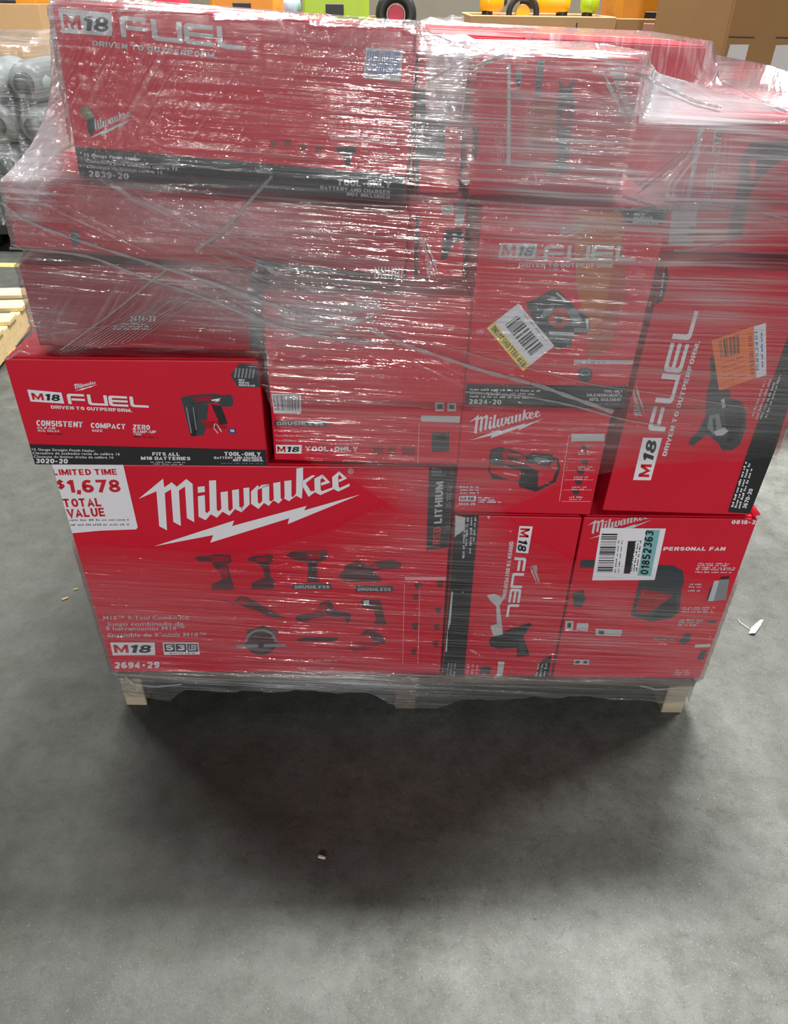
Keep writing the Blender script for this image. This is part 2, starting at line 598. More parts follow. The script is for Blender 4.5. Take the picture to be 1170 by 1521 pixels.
def glyphs(s, bold=0.0, shear=0.0):
    """(verts in unit text space: x 0..1 over the string, y 0..1 over cap height; faces)"""
    if all(ch == ' ' or ch in GLY for ch in s):
        return block(s, 0.2 if bold < 0.015 else 0.235, shear)
    key = (s, bold, shear)
    if key in _txt:
        return _txt[key]
    cu = bpy.data.curves.new('t', 'FONT')
    cu.body = s
    cu.offset = 0.004
    cu.shear = shear
    cu.resolution_u = 2
    cu.fill_mode = 'FRONT'
    o = bpy.data.objects.new('t', cu)
    col.objects.link(o)
    dg = bpy.context.evaluated_depsgraph_get()
    me = o.evaluated_get(dg).to_mesh()
    v = np.array([x.co[:2] for x in me.vertices]) if len(me.vertices) else np.zeros((0, 2))
    f = [tuple(p.vertices) for p in me.polygons]
    o.evaluated_get(dg).to_mesh_clear()
    bpy.data.objects.remove(o)
    bpy.data.curves.remove(cu)
    if len(v):
        v = v.copy()
        x0, x1 = v[:, 0].min(), v[:, 0].max()
        v[:, 0] = (v[:, 0] - x0) / max(1e-6, x1 - x0)
        v[:, 1] = v[:, 1] / 0.73
    _txt[key] = (v, f)
    return _txt[key]


# ------------------------------------------------------------------ cartons
def rot_front(roll, yaw, pit):
    return (Matrix.Rotation(math.radians(yaw), 4, 'Z') @ Matrix.Rotation(math.radians(pit), 4, 'X')
            @ Matrix.Rotation(math.radians(roll), 4, 'Y'))


CARTONS = []


class Carton:
    """printed carton; (x, y, z) is the middle of the front face's lower edge.
    Print positions are measured on the front face."""

    def __init__(s, x, y, z, w, h, d, roll=0.0, yaw=0.0, pit=0.0, label='', body=None, flaps=True, quad=None):
        s.w, s.h, s.d = w, h, d
        s.root = empty('product_carton')
        s.mw = Matrix.Translation((x, y, z)) @ rot_front(roll, yaw, pit) @ Matrix.Translation((0, d / 2, 0))
        s.root.matrix_world = s.mw
        s.inv = s.mw.inverted()
        s.eye = s.inv @ CAM
        tag(s.root, label, 'carton', 'red cartons stacked on the pallet')
        body = body or RED
        bm = bmesh.new()
        box_bm(bm, (0, 0, h / 2 - 0.001), (w, d, h - 0.002), 0.0022, 2)
        bm_obj('carton_body', bm, body, s.root)
        # two long closing flaps meeting in the middle of the top, raw board showing along the seam, tape over it
        if flaps:
            for sg in (-1, 1):
                bm = bmesh.new()
                box_bm(bm, (0, sg * d * 0.2475, h - 0.0006), (w - 0.008, d * 0.489, 0.0026), 0.0008, 1)
                bm_obj('top_flap', bm, body, s.root)
            bm = bmesh.new()
            box_bm(bm, (0, 0, h + 0.0012), (w - 0.012, 0.05, 0.0008), 0.0002, 1)
            bm_obj('packing_tape', bm, TAPE, s.root)
        s.parts = {}
        s.seq = 0
        s.hom = None
        if quad:                                    # the face's corners as seen in the photograph -> face coordinates
            A, B = [], []
            for (px_, py_), (X, Z) in zip(quad, ((-w / 2, h), (w / 2, h), (w / 2, 0), (-w / 2, 0))):
                A += [[px_, py_, 1, 0, 0, 0, -X * px_, -X * py_], [0, 0, 0, px_, py_, 1, -Z * px_, -Z * py_]]
                B += [X, Z]
            s.hom = np.append(np.linalg.solve(np.array(A, float), np.array(B, float)), 1).reshape(3, 3)
        CARTONS.append(s)

    # -- measuring
    def at_free(s, p):
        if s.hom is not None:
            q = s.hom @ np.array((p[0], p[1], 1.0))
            return q[:2] / q[2]
        d = (s.inv.to_3x3() @ ray(*p))
        t = (-s.d / 2 - s.eye.y) / d.y
        q = s.eye + d * t
        return np.array((q.x, q.z))

    def at(s, p):
        q = s.at_free(p)
        m = 0.0012
        return (min(max(q[0], -s.w / 2 + m), s.w / 2 - m), min(max(q[1], m), s.h - m))

    # -- printing
    def add(s, part, pts2, faces, material, layer):
        if part in ('printed_lettering', 'printed_picture', 'fine_print', 'small_label', 'brushless_tag', 'safety_mark', 'torn_edge'):
            part = '%s#%d' % (part, s.seq)
        V, F, I, MM = s.parts.setdefault(part, ([], [], [], []))
        if material not in MM:
            MM.append(material)
        k = MM.index(material)
        b = len(V)
        y = -s.d / 2 - 0.0003 - 0.00022 * layer
        m = 0.0008
        for (x, z) in pts2:
            V.append((min(max(x, -s.w / 2 + m), s.w / 2 - m), y, min(max(z, m), s.h - m)))
        for f in faces:
            F.append(tuple(b + i for i in f))
            I.append(k)

    def poly(s, pts, material, part='printed_picture', layer=1):
        q = [s.at(p) for p in pts]
        ar = sum(q[i][0] * q[(i + 1) % len(q)][1] - q[(i + 1) % len(q)][0] * q[i][1] for i in range(len(q)))
        if ar < 0:
            q = q[::-1]
        s.add(part, q, [tuple(range(len(q)))], material, layer)

    def crop(s, org, k, pts, material, part='printed_picture', layer=1):
        s.poly([(org[0] + x / k, org[1] + y / k) for x, y in pts], material, part, layer)

    def frame(s, bl, br, tl):
        o = s.at_free(bl)
        return o, s.at_free(br) - o, s.at_free(tl) - o

    def unit(s, frame, verts, faces, material, part, layer):
        o, ex, ey = frame
        q = [tuple(o + ex * a + ey * b) for a, b in verts]
        s.add(part, q, faces, material, layer)

    def text(s, t, bl, br, h, material=None, part='printed_lettering', layer=3, bold=0.018, shear=0.0):
        """h: cap height in picture units (upright text) or the point at the top of the first letter"""
        tl = h if isinstance(h, tuple) else (bl[0], bl[1] - h)
        v, f = glyphs(t, bold, shear)
        if part == 'printed_lettering':
            s.seq += 1
        s.unit(s.frame(bl, br, tl), v, f, material or WHITE, part, layer)

    def greek(s, bl, br, h, material=None, part='fine_print', layer=3, seed=0):
        """a line of very small, unreadable type: a row of word-length bars"""
        r = random.Random(seed + int(bl[0] * 7 + bl[1] * 13))
        tl = h if isinstance(h, tuple) else (bl[0], bl[1] - h)
        fr = s.frame(bl, br, tl)
        x = 0.0
        if part == 'fine_print':
            s.seq += 1
        L = math.hypot(br[0] - bl[0], br[1] - bl[1])
        while x < 1:
            w = r.uniform(5, 14) / L
            n = max(2, int(w * L / 2.6))
            x1 = min(1, x + w)
            for i in range(n):
                a = x + (x1 - x) * i / n
                b = a + (x1 - x) / n * r.uniform(0.55, 0.9)
                hh = r.choice((0.62, 0.62, 0.9))
                s.unit(fr, [(a, 0), (b, 0), (b, hh), (a, hh)], [(0, 1, 2, 3)], material or WHITE, part, layer)
            x = x1 + 2.4 / L

    def quadframe(s, q):
        """bilinear quad tl,tr,br,bl -> function (a, b) with a to the right and b down"""
        P = [s.at_free(p) for p in q]
        return lambda a, b: tuple((P[0] * (1 - a) + P[1] * a) * (1 - b) + (P[3] * (1 - a) + P[2] * a) * b)

    def barcode(s, q, part='barcode_label', ground=None, ink=None, vertical=True, n=26, seed=1, margin=(0.05, 0.08, 0.95, 0.84), layer=2, panel=True):
        r = random.Random(seed)
        if panel:
            s.poly(q, ground or WHITE, part, layer)
        g = s.quadframe(q)
        a0, b0, a1, b1 = margin
        ws = [r.choice((1, 1, 2, 3)) for _ in range(2 * n)]
        tot, x = sum(ws), 0
        for i, w in enumerate(ws):
            if i % 2 == 0:
                u0, u1 = x / tot, (x + w) / tot
                if vertical:
                    u0, u1 = a0 + (a1 - a0) * u0, a0 + (a1 - a0) * u1
                    pts = [g(u0, b1), g(u1, b1), g(u1, b0), g(u0, b0)]
                else:
                    u0, u1 = b0 + (b1 - b0) * u0, b0 + (b1 - b0) * u1
                    pts = [g(a0, u1), g(a1, u1), g(a1, u0), g(a0, u0)]
                s.add(part, pts, [(0, 1, 2, 3)], ink or BLACK, layer + 1)
            x += w

    def logo(s, bl, br, tl, material=None, part='script_logo', layer=3):
        fr = s.frame(bl, br, tl)
        for pl in LOGO:
            s.unit(fr, pl, [tuple(range(len(pl)))], material or WHITE, part, layer)

    def fuel(s, bl, br, tl, material=None, part='word_mark', layer=3):
        fr = s.frame(bl, br, tl)
        for pl in FUELP:
            s.unit(fr, pl, [tuple(range(len(pl)))], material or WHITE, part, layer)

    def badge(s, quad, m, e, ground=None, ink=None):
        """white panel with red M and black 18; m, e = (bl, br, tl)"""
        s.poly(quad, ground or WHITE, 'platform_badge', 2)
        s.text('M', *m, material=REDT, part='platform_badge', bold=0.008)
        s.text('18', *e, material=ink or BLACK, part='platform_badge', bold=0.018, shear=0.15)

    def disc(s, c, r, material, part='printed_picture', layer=2, n=18, ry=None):
        ry = ry or r
        s.poly([(c[0] + r * math.cos(2 * math.pi * i / n), c[1] + ry * math.sin(2 * math.pi * i / n)) for i in range(n)],
               material, part, layer)

    def arc(s, c, r0, r1, a0, a1, material, part='printed_picture', layer=2, n=14, ky=1.0):
        A = [math.radians(a0 + (a1 - a0) * i / n) for i in range(n + 1)]
        for i in range(n):
            s.poly([(c[0] + r1 * math.cos(A[i]), c[1] + r1 * ky * math.sin(A[i])), (c[0] + r1 * math.cos(A[i + 1]), c[1] + r1 * ky * math.sin(A[i + 1])),
                    (c[0] + r0 * math.cos(A[i + 1]), c[1] + r0 * ky * math.sin(A[i + 1])), (c[0] + r0 * math.cos(A[i]), c[1] + r0 * ky * math.sin(A[i]))],
                   material, part, layer)

    def finish(s):
        for part, (V, F, I, MM) in s.parts.items():
            o = mesh_obj(part.split('#')[0], V, F, MM, s.root, I)
            if part.startswith('fine_print'):
                o['kind'] = 'stuff'


# script logo, traced as outlines on the big carton (two enlargements), brought to a unit box
def _lg():
    a = lambda pts: [(200 + x / 6.5, 690 + y / 6.5) for x, y in pts]
    b = lambda pts: [(370 + x / 6.5, 680 + y / 6.5) for x, y in pts]
    P = [
        a([(45, 330), (280, 138), (290, 222), (215, 258)]),
        a([(215, 258), (290, 222), (295, 275), (312, 630), (238, 592)]),
        a([(290, 222), (362, 172), (412, 214), (430, 250), (355, 238), (295, 275)]),
        a([(355, 238), (430, 250), (446, 588), (374, 550)]),
        a([(412, 214), (503, 140), (563, 187), (490, 212), (430, 250)]),
        a([(490, 212), (563, 187), (575, 552), (505, 512)]),
        a([(612, 215), (678, 207), (681, 262), (613, 272)]),
        a([(613, 305), (678, 293), (683, 452), (700, 465), (727, 440), (735, 475), (685, 532), (618, 500)]),
        a([(722, 155), (788, 150), (793, 430), (808, 448), (838, 425), (848, 450), (795, 508), (735, 475), (727, 440)]),
        a([(832, 265), (900, 255), (905, 432), (922, 447), (948, 420), (968, 425), (915, 488), (848, 450), (838, 425)]),
        a([(942, 245), (1008, 235), (1010, 400), (1030, 412), (1057, 385), (1032, 455), (968, 425), (948, 420)]),
        a([(1052, 225), (1108, 218), (1110, 380), (1032, 455), (1030, 412), (1057, 385)]),
        b([(20, 322), (85, 260), (105, 276), (82, 312), (85, 425), (100, 440), (90, 487), (20, 440)]),
        b([(85, 260), (105, 276), (124, 258), (195, 250), (190, 272), (126, 285), (95, 300)]),
        b([(126, 275), (195, 250), (195, 405), (212, 418), (240, 395), (235, 405), (190, 458), (145, 430), (90, 487), (100, 440), (128, 412)]),
        b([(235, 240), (303, 228), (305, 385), (322, 398), (345, 375), (335, 385), (285, 435), (235, 405), (240, 395)]),
        b([(342, 220), (410, 212), (410, 365), (425, 375), (455, 340), (455, 360), (385, 412), (335, 385), (345, 375)]),
        b([(460, 100), (523, 90), (523, 215), (510, 388), (455, 360), (455, 340)]),
        b([(518, 218), (612, 163), (642, 165), (548, 240), (514, 262)]),
        b([(514, 262), (548, 240), (598, 318), (635, 312), (640, 322), (575, 370)]),
        b([(633, 195), (712, 155), (720, 180), (690, 205), (692, 300), (705, 315), (690, 352), (635, 325)]),
        b([(712, 155), (785, 232), (700, 262), (695, 238), (742, 218), (705, 185)]),
        b([(690, 352), (820, 294), (806, 278), (700, 318)]),
        b([(805, 180), (872, 125), (880, 150), (862, 172), (866, 270), (880, 284), (862, 318), (808, 288)]),
        b([(872, 125), (948, 192), (872, 228), (868, 205), (905, 190), (875, 155)]),
        b([(862, 318), (973, 266), (973, 240), (875, 285)]),
        [(229.2, 810.5), (347.7, 772.3), (344.3, 780.5), (316.5, 793.8)],
        [(344.3, 780.5), (455.4, 750.3), (451.5, 757), (429.7, 768.5), (312, 805), (316.5, 793.8)],
        [(451.5, 757), (535.4, 733.1), (427.2, 777.2), (429.7, 768.5)],
    ]
    return P


_LOGO_PX = _lg()
LOGO = []
LOGO_BOX = None


def make_logo_unit(c):
    """unit outlines of the logo from carton c's face"""
    global LOGO, LOGO_BOX
    Q = [[c.at_free(p) for p in pl] for pl in _LOGO_PX]
    al = np.array([q for pl in Q for q in pl])
    lo, hi = al.min(0), al.max(0)
    out = []
    for pl in Q:
        u = [tuple((q - lo) / (hi - lo)) for q in pl]
        ar = sum(u[i][0] * u[(i + 1) % len(u)][1] - u[(i + 1) % len(u)][0] * u[i][1] for i in range(len(u)))
        out.append(u if ar > 0 else u[::-1])
    LOGO = out
    return lo, hi


# wide rounded capitals: F U E L in a unit box
def _fuel():
    P = []

    def rnd(x0, x1, y0, y1, cx, cy, w):   # quarter bend approximated by a chamfered piece
        pass
    t, st = 0.21, 0.042
    # F
    P.append([(0, 0), (st, 0), (st, 0.72), (0.056, 0.79), (0.215, 0.79), (0.215, 1), (0.035, 1), (0.012, 0.95), (0, 0.84)])
    P.append([(0.05, 0.36), (0.215, 0.36), (0.215, 0.56), (0.05, 0.56)])
    # U
    P.append([(0.25, 1), (0.25, 0.16), (0.262, 0.05), (0.285, 0), (0.495, 0), (0.495, 0.20), (0.306, 0.20), (0.25 + st, 0.27), (0.25 + st, 1)])
    P.append([(0.495 - st, 0.2), (0.495, 0.2), (0.495, 1), (0.495 - st, 1)])
    # E
    P.append([(0.745, 0), (0.745, 0.2), (0.57, 0.2), (0.51 + st, 0.27), (0.51 + st, 0.72), (0.57, 0.79), (0.745, 0.79), (0.745, 1),
              (0.545, 1), (0.522, 0.95), (0.51, 0.84), (0.51, 0.16), (0.522, 0.05), (0.545, 0)])
    P.append([(0.51 + st, 0.4), (0.745, 0.4), (0.745, 0.6), (0.51 + st, 0.6)])
    # L
    P.append([(0.775, 1), (0.775, 0.16), (0.787, 0.05), (0.81, 0), (1, 0), (1, 0.21), (0.832, 0.21), (0.775 + st, 0.28), (0.775 + st, 1)])
    out = []
    for u in P:
        ar = sum(u[i][0] * u[(i + 1) % len(u)][1] - u[(i + 1) % len(u)][0] * u[i][1] for i in range(len(u)))
        out.append(u if ar > 0 else u[::-1])
    return out


FUELP = _fuel()
TAGLINE = 'DRIVEN TO OUTPERFORM.'


# ------------------------------------------------------------------ the setting: floor, wall, floor markings
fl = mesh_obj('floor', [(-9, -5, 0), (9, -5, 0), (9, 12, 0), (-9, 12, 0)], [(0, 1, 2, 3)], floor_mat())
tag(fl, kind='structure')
wl = bmesh.new()
box_bm(wl, (0, 9.6, 2.5), (18, 0.2, 5.0))
tag(bm_obj('wall_back', wl, mat('painted_block_wall', srgb(122, 116, 104), 0.8, 0.12, 4)), kind='structure')
ln = bmesh.new()
box_bm(ln, (-3.4, 4.16, 0.0008), (3.6, 0.07, 0.0016))
tag(bm_obj('floor_marking', ln, mat('yellow_floor_paint', srgb(206, 190, 110), 0.6, 0.15, 40)), kind='structure')

# ------------------------------------------------------------------ pallet under the load
PZ = 0.098
pal = empty('wooden_pallet', (0.03, 1.57, 0))
tag(pal, 'weathered wooden pallet on the concrete under the wrapped red cartons', 'pallet')
for sx in (-0.582, 0.0, 0.578):
    bm = bmesh.new()
    box_bm(bm, (sx, 0, 0.0415), (0.045, 1.0, 0.083), 0.002, 1)
    bm_obj('stringer', bm, WOODL if sx else WOOD, pal)
for i in range(7):
    bm = bmesh.new()
    box_bm(bm, (0, -0.455 + i * 0.152, 0.0905), (1.215, 0.09, 0.015), 0.002, 1)
    bm_obj('deck_board', bm, WOOD, pal)

# ------------------------------------------------------------------ the cartons, front row
F_ = Carton(-0.242, 1.08, PZ, 0.688, 0.512, 0.46, 0, 0.6, 0, 'biggest red carton, low on the pallet, with large white script logo and price panel', quad=[(78, 690), (676, 692), (655, 1000), (165, 997)])
H_ = Carton(0.2205, 1.08, PZ, 0.229, 0.414, 0.46, 0.25, 0, 0, 'upright red carton on the pallet deck with a torn black edge band', quad=[(675, 764), (866, 766), (818, 1006), (654, 1002)])
I_ = Carton(0.495, 1.08, PZ, 0.311, 0.415, 0.46, 0, 0.5, 0, 'red personal fan carton on the pallet deck with white and teal sticker', quad=[(868, 766), (1127, 766), (1040, 1003), (821, 1004)])
G_ = Carton(0.228, 1.08, 0.517, 0.243, 0.214, 0.46, 0.6, 0, 0, 'red carton with a printed tyre inflator above the torn-edged carton')
J_ = Carton(0.5015, 1.08, 0.5225, 0.266, 0.432, 0.46, 2.0, 1.0, 0, 'tall red carton with upright lettering, printed grinder and orange sticker')
E_ = Carton(-0.049, 1.085, 0.615, 0.313, 0.292, 0.46, 0.9, 0, 0, 'red fan carton with barcode on the big carton, beside the inflator carton', quad=[(386, 428), (700, 440), (678, 690), (405, 683)])
D_ = Carton(-0.408, 1.06, 0.6185, 0.390, 0.190, 0.34, 0.2, 1.2, -1.2, 'unwrapped red nailer carton with black band standing over the price panel', quad=[(8, 535), (385, 520), (397, 698), (45, 690)])
C_ = Carton(-0.380, 1.085, 0.817, 0.345, 0.126, 0.46, 1.0, 0.9, 0, 'dull red carton under film directly on the unwrapped nailer carton', RED_SHADE)
B_ = Carton(-0.268, 1.08, 0.949, 0.557, 0.092, 0.46, 4.1, 0, 0, 'long flat red carton tilted under the topmost carton', mat('dull_red_board', srgb(172, 14, 38), 0.45, 0.05, 9, spec=0.35))
A_ = Carton(-0.217, 1.095, 1.046, 0.453, 0.203, 0.32, 2.9, -2.0, -1.5, 'topmost red carton with black bottom band, small barcode and a hole', quad=[(80, 5), (607, 42), (603, 313), (102, 269)])
K_ = Carton(0.235, 1.06, 0.737, 0.254, 0.303, 0.40, 1.1, 0.5, 0.4, 'red carton with a printed circular saw and a crooked yellow sticker', quad=[(712, 303), (993, 311), (919, 608), (687, 602)])
L_ = Carton(0.2, 1.085, 1.046, 0.208, 0.164, 0.32, 0.6, 0.6, -0.8, 'hazy red carton with downward script logo on top of the saw carton', quad=[(704, 82), (938, 95), (931, 300), (700, 296)])
M2 = Carton(0.058, 1.16, 0.909, 0.090, 0.116, 0.30, 0, 0, 0, 'narrow red carton with upward script logo in the gap beside the saw carton')
M1 = Carton(0.057, 1.19, 1.027, 0.068, 0.186, 0.27, 0, 0, 0, 'narrow red and black carton in the gap beside the topmost carton')
N_ = Carton(0.522, 1.13, 0.962, 0.286, 0.178, 0.33, 0, 0, 0, 'hazy red carton with white label lying on the grinder carton')
O_ = Carton(0.275, 1.475, 0.98, 0.47, 0.232, 0.36, 1.6, 0, 0, 'long red carton at the rear top of the load')
Carton(-0.27, 1.555, PZ, 0.60, 0.44, 0.46, 0, 0, 0, 'plain red carton on the pallet deck behind the biggest carton')
Carton(0.34, 1.555, PZ, 0.60, 0.44, 0.46, 0, 0, 0, 'plain red carton on the pallet deck behind the fan carton')
Carton(-0.27, 1.555, PZ + 0.442, 0.58, 0.43, 0.44, 0, 0, 0, 'plain red carton in the rear row behind the nailer carton')
Carton(0.33, 1.555, PZ + 0.442, 0.60, 0.43, 0.44, 0, 0, 0, 'plain red carton in the rear row under the long rear carton')

_lo, _hi = make_logo_unit(F_)

# ---- A: topmost
c = A_
c.badge([(89.6, 14.4), (164, 21), (164, 54), (93, 49)], ((97, 43.5), (121, 45.5), (95.5, 22.5)), ((125, 46), (160, 48.5), (124, 25)), ground=LGREY)
c.fuel((177, 54.5), (356, 74), (175, 24), LGREY)
c.text(TAGLINE, (135, 67.5), (314, 85.5), 7.5, LGREY)
c.logo((118, 207), (192, 198), (113, 172), LGREY)
c.poly([(111, 160), (120, 156), (128, 163), (131, 172), (124, 178), (113, 175)], KHAKI, 'torn_hole', 4)
c.poly([(119, 178), (131, 172), (131, 192), (124, 202), (120, 196)], DARK, 'torn_hole', 4)
c.poly([(99, 218), (610, 268), (610, 320), (99, 276)], BLACK, 'black_band', 1)
c.text('15 Gauge Finish Nailer', (113, 233.5), (196, 241), 5)
c.text('Clavadora para acabados calibre 15', (114, 243), (251, 257), 5)
c.text('Cloueuse de finition calibre 15', (115, 251.5), (228, 262.5), 5)
c.text('2839-20', (117, 265.5), (177, 270.5), 9.5, bold=0.018)
c.text('TOOL-ONLY', (496, 282), (580, 287), 10, LGREY, bold=0.018)
c.text('BATTERY AND CHARGER', (469.5, 288.5), (579, 297.5), 6, LGREY)
c.text('NOT INCLUDED', (511, 299), (579, 305), 6, LGREY)
c.barcode([(533, 69), (589, 73), (586.5, 119.7), (531, 114.5)], ink=BLUEL, ground=LGREY, seed=3)
c.text('MILWAUKEE TOOL', (418, 138), (472, 142), 4, PINK)
c.text('BROOKFIELD, WISCONSIN USA', (383, 142), (470, 150), 4, PINK)
for i in range(7):
    c.greek((482, 145 + i * 7), (562, 152 + i * 7), 3, PINK)
c.poly([(483, 199), (585, 207), (585, 218), (483, 209)], PINK, 'contents_strip', 2)
c.text('INCLUDES / INCLUYE / COMPREND', (487, 206), (580, 214), 4, REDD, 'contents_strip')
for p in ((397, 215), (418, 214), (442, 221), (466, 223)):
    c.seq += 1
    c.poly([(p[0] - 6, p[1] - 5), (p[0] + 6, p[1] - 4), (p[0] + 6, p[1] + 6), (p[0] - 6, p[1] + 5)], REDD, 'safety_mark', 2)
    c.poly([(p[0] - 3, p[1] - 3), (p[0] + 3, p[1] - 2), (p[0] + 3, p[1] + 3), (p[0] - 3, p[1] + 2)], DARK, 'safety_mark', 3)
c.crop((380, 0), 2.925, [(328, 645), (420, 640), (418, 668), (395, 690), (398, 735), (375, 742), (362, 690), (332, 665)], BLACK)
for i in range(5):
    c.greek((530, 228 + i * 7), (572, 232 + i * 7), 3, PINK)

# ---- B, C: long flat cartons under film
c = B_
for i in range(9):
    c.poly([(556 + i * 5, 396), (558.5 + i * 5, 396), (558 + i * 5, 413), (555.5 + i * 5, 413)], LGREY, 'barcode_label', 2)
for i in range(5):
    c.greek((10, 322 + i * 5), (26, 323 + i * 5), 2.5, PINK)
c.poly([(104, 342), (116, 342), (119, 362), (108, 366)], DARK, layer=2)
c.poly([(380, 385), (600, 412), (600, 424), (380, 398)], DARK, 'black_band', 1)
c = C_
c.text('2474-22', (193, 477), (231.5, 477), 8, LGREY)
for i, (a, b) in enumerate(((180, 218), (170, 222), (168, 225))):
    c.greek((a, 482 + i * 3.6), (b, 482 + i * 3.6), 2.6, LGREY)
c.poly([(372, 400), (390, 400), (390, 530), (372, 530)], DARK, 'black_band', 1)
c.poly([(110, 511), (372, 511), (372, 530), (110, 530)], REDD, 'dark_band', 1)
c.poly([(45, 431), (372, 434), (372, 435.5), (45, 432.5)], REDD, 'lid_seam', 1)

# ---- D: nailer carton without film
c = D_
c.badge([(38.4, 579.8), (83.6, 583), (87.2, 599.2), (42.2, 597)], ((45, 594.4), (60.5, 595), (43, 584.4)), ((62.5, 595), (82.5, 596), (60.9, 585.2)))
c.fuel((93, 599.5), (207.8, 603), (90.4, 584))
c.text(TAGLINE, (69.5, 606.8), (183, 610.3), (68.6, 602))
c.logo((101, 580.5), (135, 578), (99, 567))
for t, a, b, h in (('CONSISTENT', (49.2, 632.3), (111.2, 634.4), 8.3), ('CLEAN', (50.3, 636.8), (73.8, 637.5), 3.2), ('NAIL HOLES', (51, 640.7), (79.5, 641.5), 2.6),
                   ('COMPACT', (122.9, 635), (172, 636.6), 7.8), ('SIZE', (124.2, 640.6), (139, 641), 3.2), ('ZERO', (182.6, 637), (208.6, 637.6), 7.6),
                   ('RAMP-UP', (183.5, 642.5), (217.5, 643), 4.4), ('TIME', (184.3, 645.8), (195.6, 646), 2.4)):
    c.text(t, a, b, h, bold=0.018 if h > 5 else 0.01)
c.greek((62, 645), (84, 646), 2, BLACK)
c.greek((184, 649), (220, 651), 2, BLACK)
c.poly([(30, 659.5), (400, 670.5), (402, 705), (30, 697)], BLACK, 'black_band', 1)
c.text('16 Gauge Straight Finish Nailer', (42.4, 668.4), (127.4, 671.4), 3.6)
c.text('Clavadora de acabados recta de calibre 16', (43, 673.8), (163, 676.8), 3.6)
c.text('Cloueuse de finition droite de calibre 16', (44.5, 679), (153.6, 681.8), 3.6)
c.text('3020-20', (47.2, 687), (89.7, 688.2), 6.6, bold=0.018)
c.text('FITS ALL', (211, 677.7), (252.3, 678.6), 5.2, bold=0.015)
c.text('M18 BATTERIES', (193.8, 684), (269.2, 685.6), 5, bold=0.015)
c.greek((208, 688.5), (262, 690), 1.6, LGREY)
c.greek((212, 691.5), (258, 693), 1.6, LGREY)
c.text('TOOL-ONLY', (324, 679.4), (384.8, 680.6), 6.6, bold=0.018)
c.text('BATTERY AND CHARGER', (307, 683.9), (386.6, 685), 3.4)
c.text('NOT INCLUDED.', (338, 688.4), (389.4, 689.3), 3.6)
c.greek((318, 692), (388, 693.4), 1.4, GREY)
c.poly([(337, 548), (352, 528), (388, 528), (389, 566), (350, 567)], DARK, 'new_flash', 2)
for i, t in enumerate(('NEW', 'NUEVO', 'NOUVEAU')):
    c.text(t, (351, 556 + i * 4.2), (351 + (10, 17, 27)[i], 556.3 + i * 4.2), 3.2, part='new_flash')
for i in range(6):
    c.poly([(346 + i * 6, 535), (349 + i * 6, 535), (346 + i * 6, 551), (343 + i * 6, 551)], GREY, 'new_flash', 3)
o, k = (240, 560), 7.31
c.crop(o, k, [(115, 195), (200, 165), (480, 135), (640, 152), (680, 132), (728, 158), (738, 262), (700, 288), (590, 290), (560, 240), (320, 262), (290, 640), (230, 640), (205, 560), (140, 262)], DARK, layer=1)
c.crop(o, k, [(230, 250), (430, 260), (440, 300), (418, 400), (430, 450), (330, 462), (412, 530), (372, 632), (230, 642), (210, 560)], DARK, layer=1)
c.crop(o, k, [(470, 260), (590, 280), (640, 420), (662, 492), (560, 502), (545, 440)], BLACK, layer=1)
c.crop(o, k, [(265, 192), (400, 172), (475, 165), (478, 215), (312, 228), (302, 262), (290, 225)], REDD, layer=2)
c.crop(o, k, [(330, 462), (560, 470), (650, 520), (655, 552), (420, 545)], REDD, layer=1)
c.crop(o, k, [(478, 205), (590, 185), (560, 212), (592, 210), (515, 236), (540, 215), (482, 222)], WHITE, layer=3)
for a in ([(176, 300), (190, 300), (240, 600), (226, 604)], [(255, 300), (266, 300), (296, 560), (286, 566)]):
    c.crop(o, k, a, GREY, layer=2)
for a in ([(500, 495), (520, 485), (500, 540), (552, 605), (540, 608), (492, 545)], [(520, 485), (540, 500), (592, 580), (580, 590)]):
    c.crop(o, k, a, LGREY, layer=2)
c.crop(o, k, [(665, 545), (752, 545), (764, 612), (682, 612)], BLUE, 'gauge_badge', 2)
c.text('16', (334, 640.5), (341.5, 640.5), 4.5, part='gauge_badge')

# ---- E: fan carton, middle
c = E_
c.logo((408, 503), (572, 500), (405, 440), LGREY)
c.barcode([(400.5, 582.7), (445, 582.7), (445.6, 612), (404.6, 612)], seed=5)
c.poly([(404, 623), (484, 623.8), (484, 632.5), (404.6, 631.5)], DARK, 'brushless_tag', 2)
c.text('BRUSHLESS', (409, 630), (479, 630.6), 5, LGREY, 'brushless_tag', bold=0.018)
c.text('PACKOUT Fan', (405, 639.8), (454, 640.7), 4, PINK)
c.text('Ventilador PACKOUT', (406, 647.3), (472.5, 647.8), 4, PINK)
c.text('Ventilateur PACKOUT', (406.5, 654.4), (474.4, 655), 4, PINK)
c.badge([(407.4, 659.6), (446.5, 659.9), (445.6, 672.8), (408, 672.5)], ((409.5, 670.5), (422, 670.5), (409, 662)), ((424, 670.5), (443, 670.5), (423.5, 662.3)))
c.text('TOOL-ONLY', (451.7, 669), (530.4, 669.2), 7.2, bold=0.018)
for x, w in ((553, 15), (575, 11), (596, 20)):
    c.seq += 1
    c.poly([(x, 662), (x + w, 662), (x + w, 675), (x, 675)], REDD, 'safety_mark', 2)
    c.greek((x + 1, 667), (x + w - 1, 667), 4, DARK, 'safety_mark')
    c.greek((x + 1, 673), (x + w - 1, 673), 3, DARK, 'safety_mark')
c.poly([(624, 615.6), (682, 617), (681, 626.5), (624.3, 624.6)], LGREY, 'contents_strip', 2)
c.poly([(645, 596), (658, 596), (658, 609), (645, 609)], LGREY, 'contents_strip', 2)
c.poly([(648, 599), (656, 599), (656, 606), (648, 606)], DARK, 'contents_strip', 3)
c.poly([(663, 597), (676, 597), (676, 609), (663, 609)], LGREY, 'contents_strip', 2)
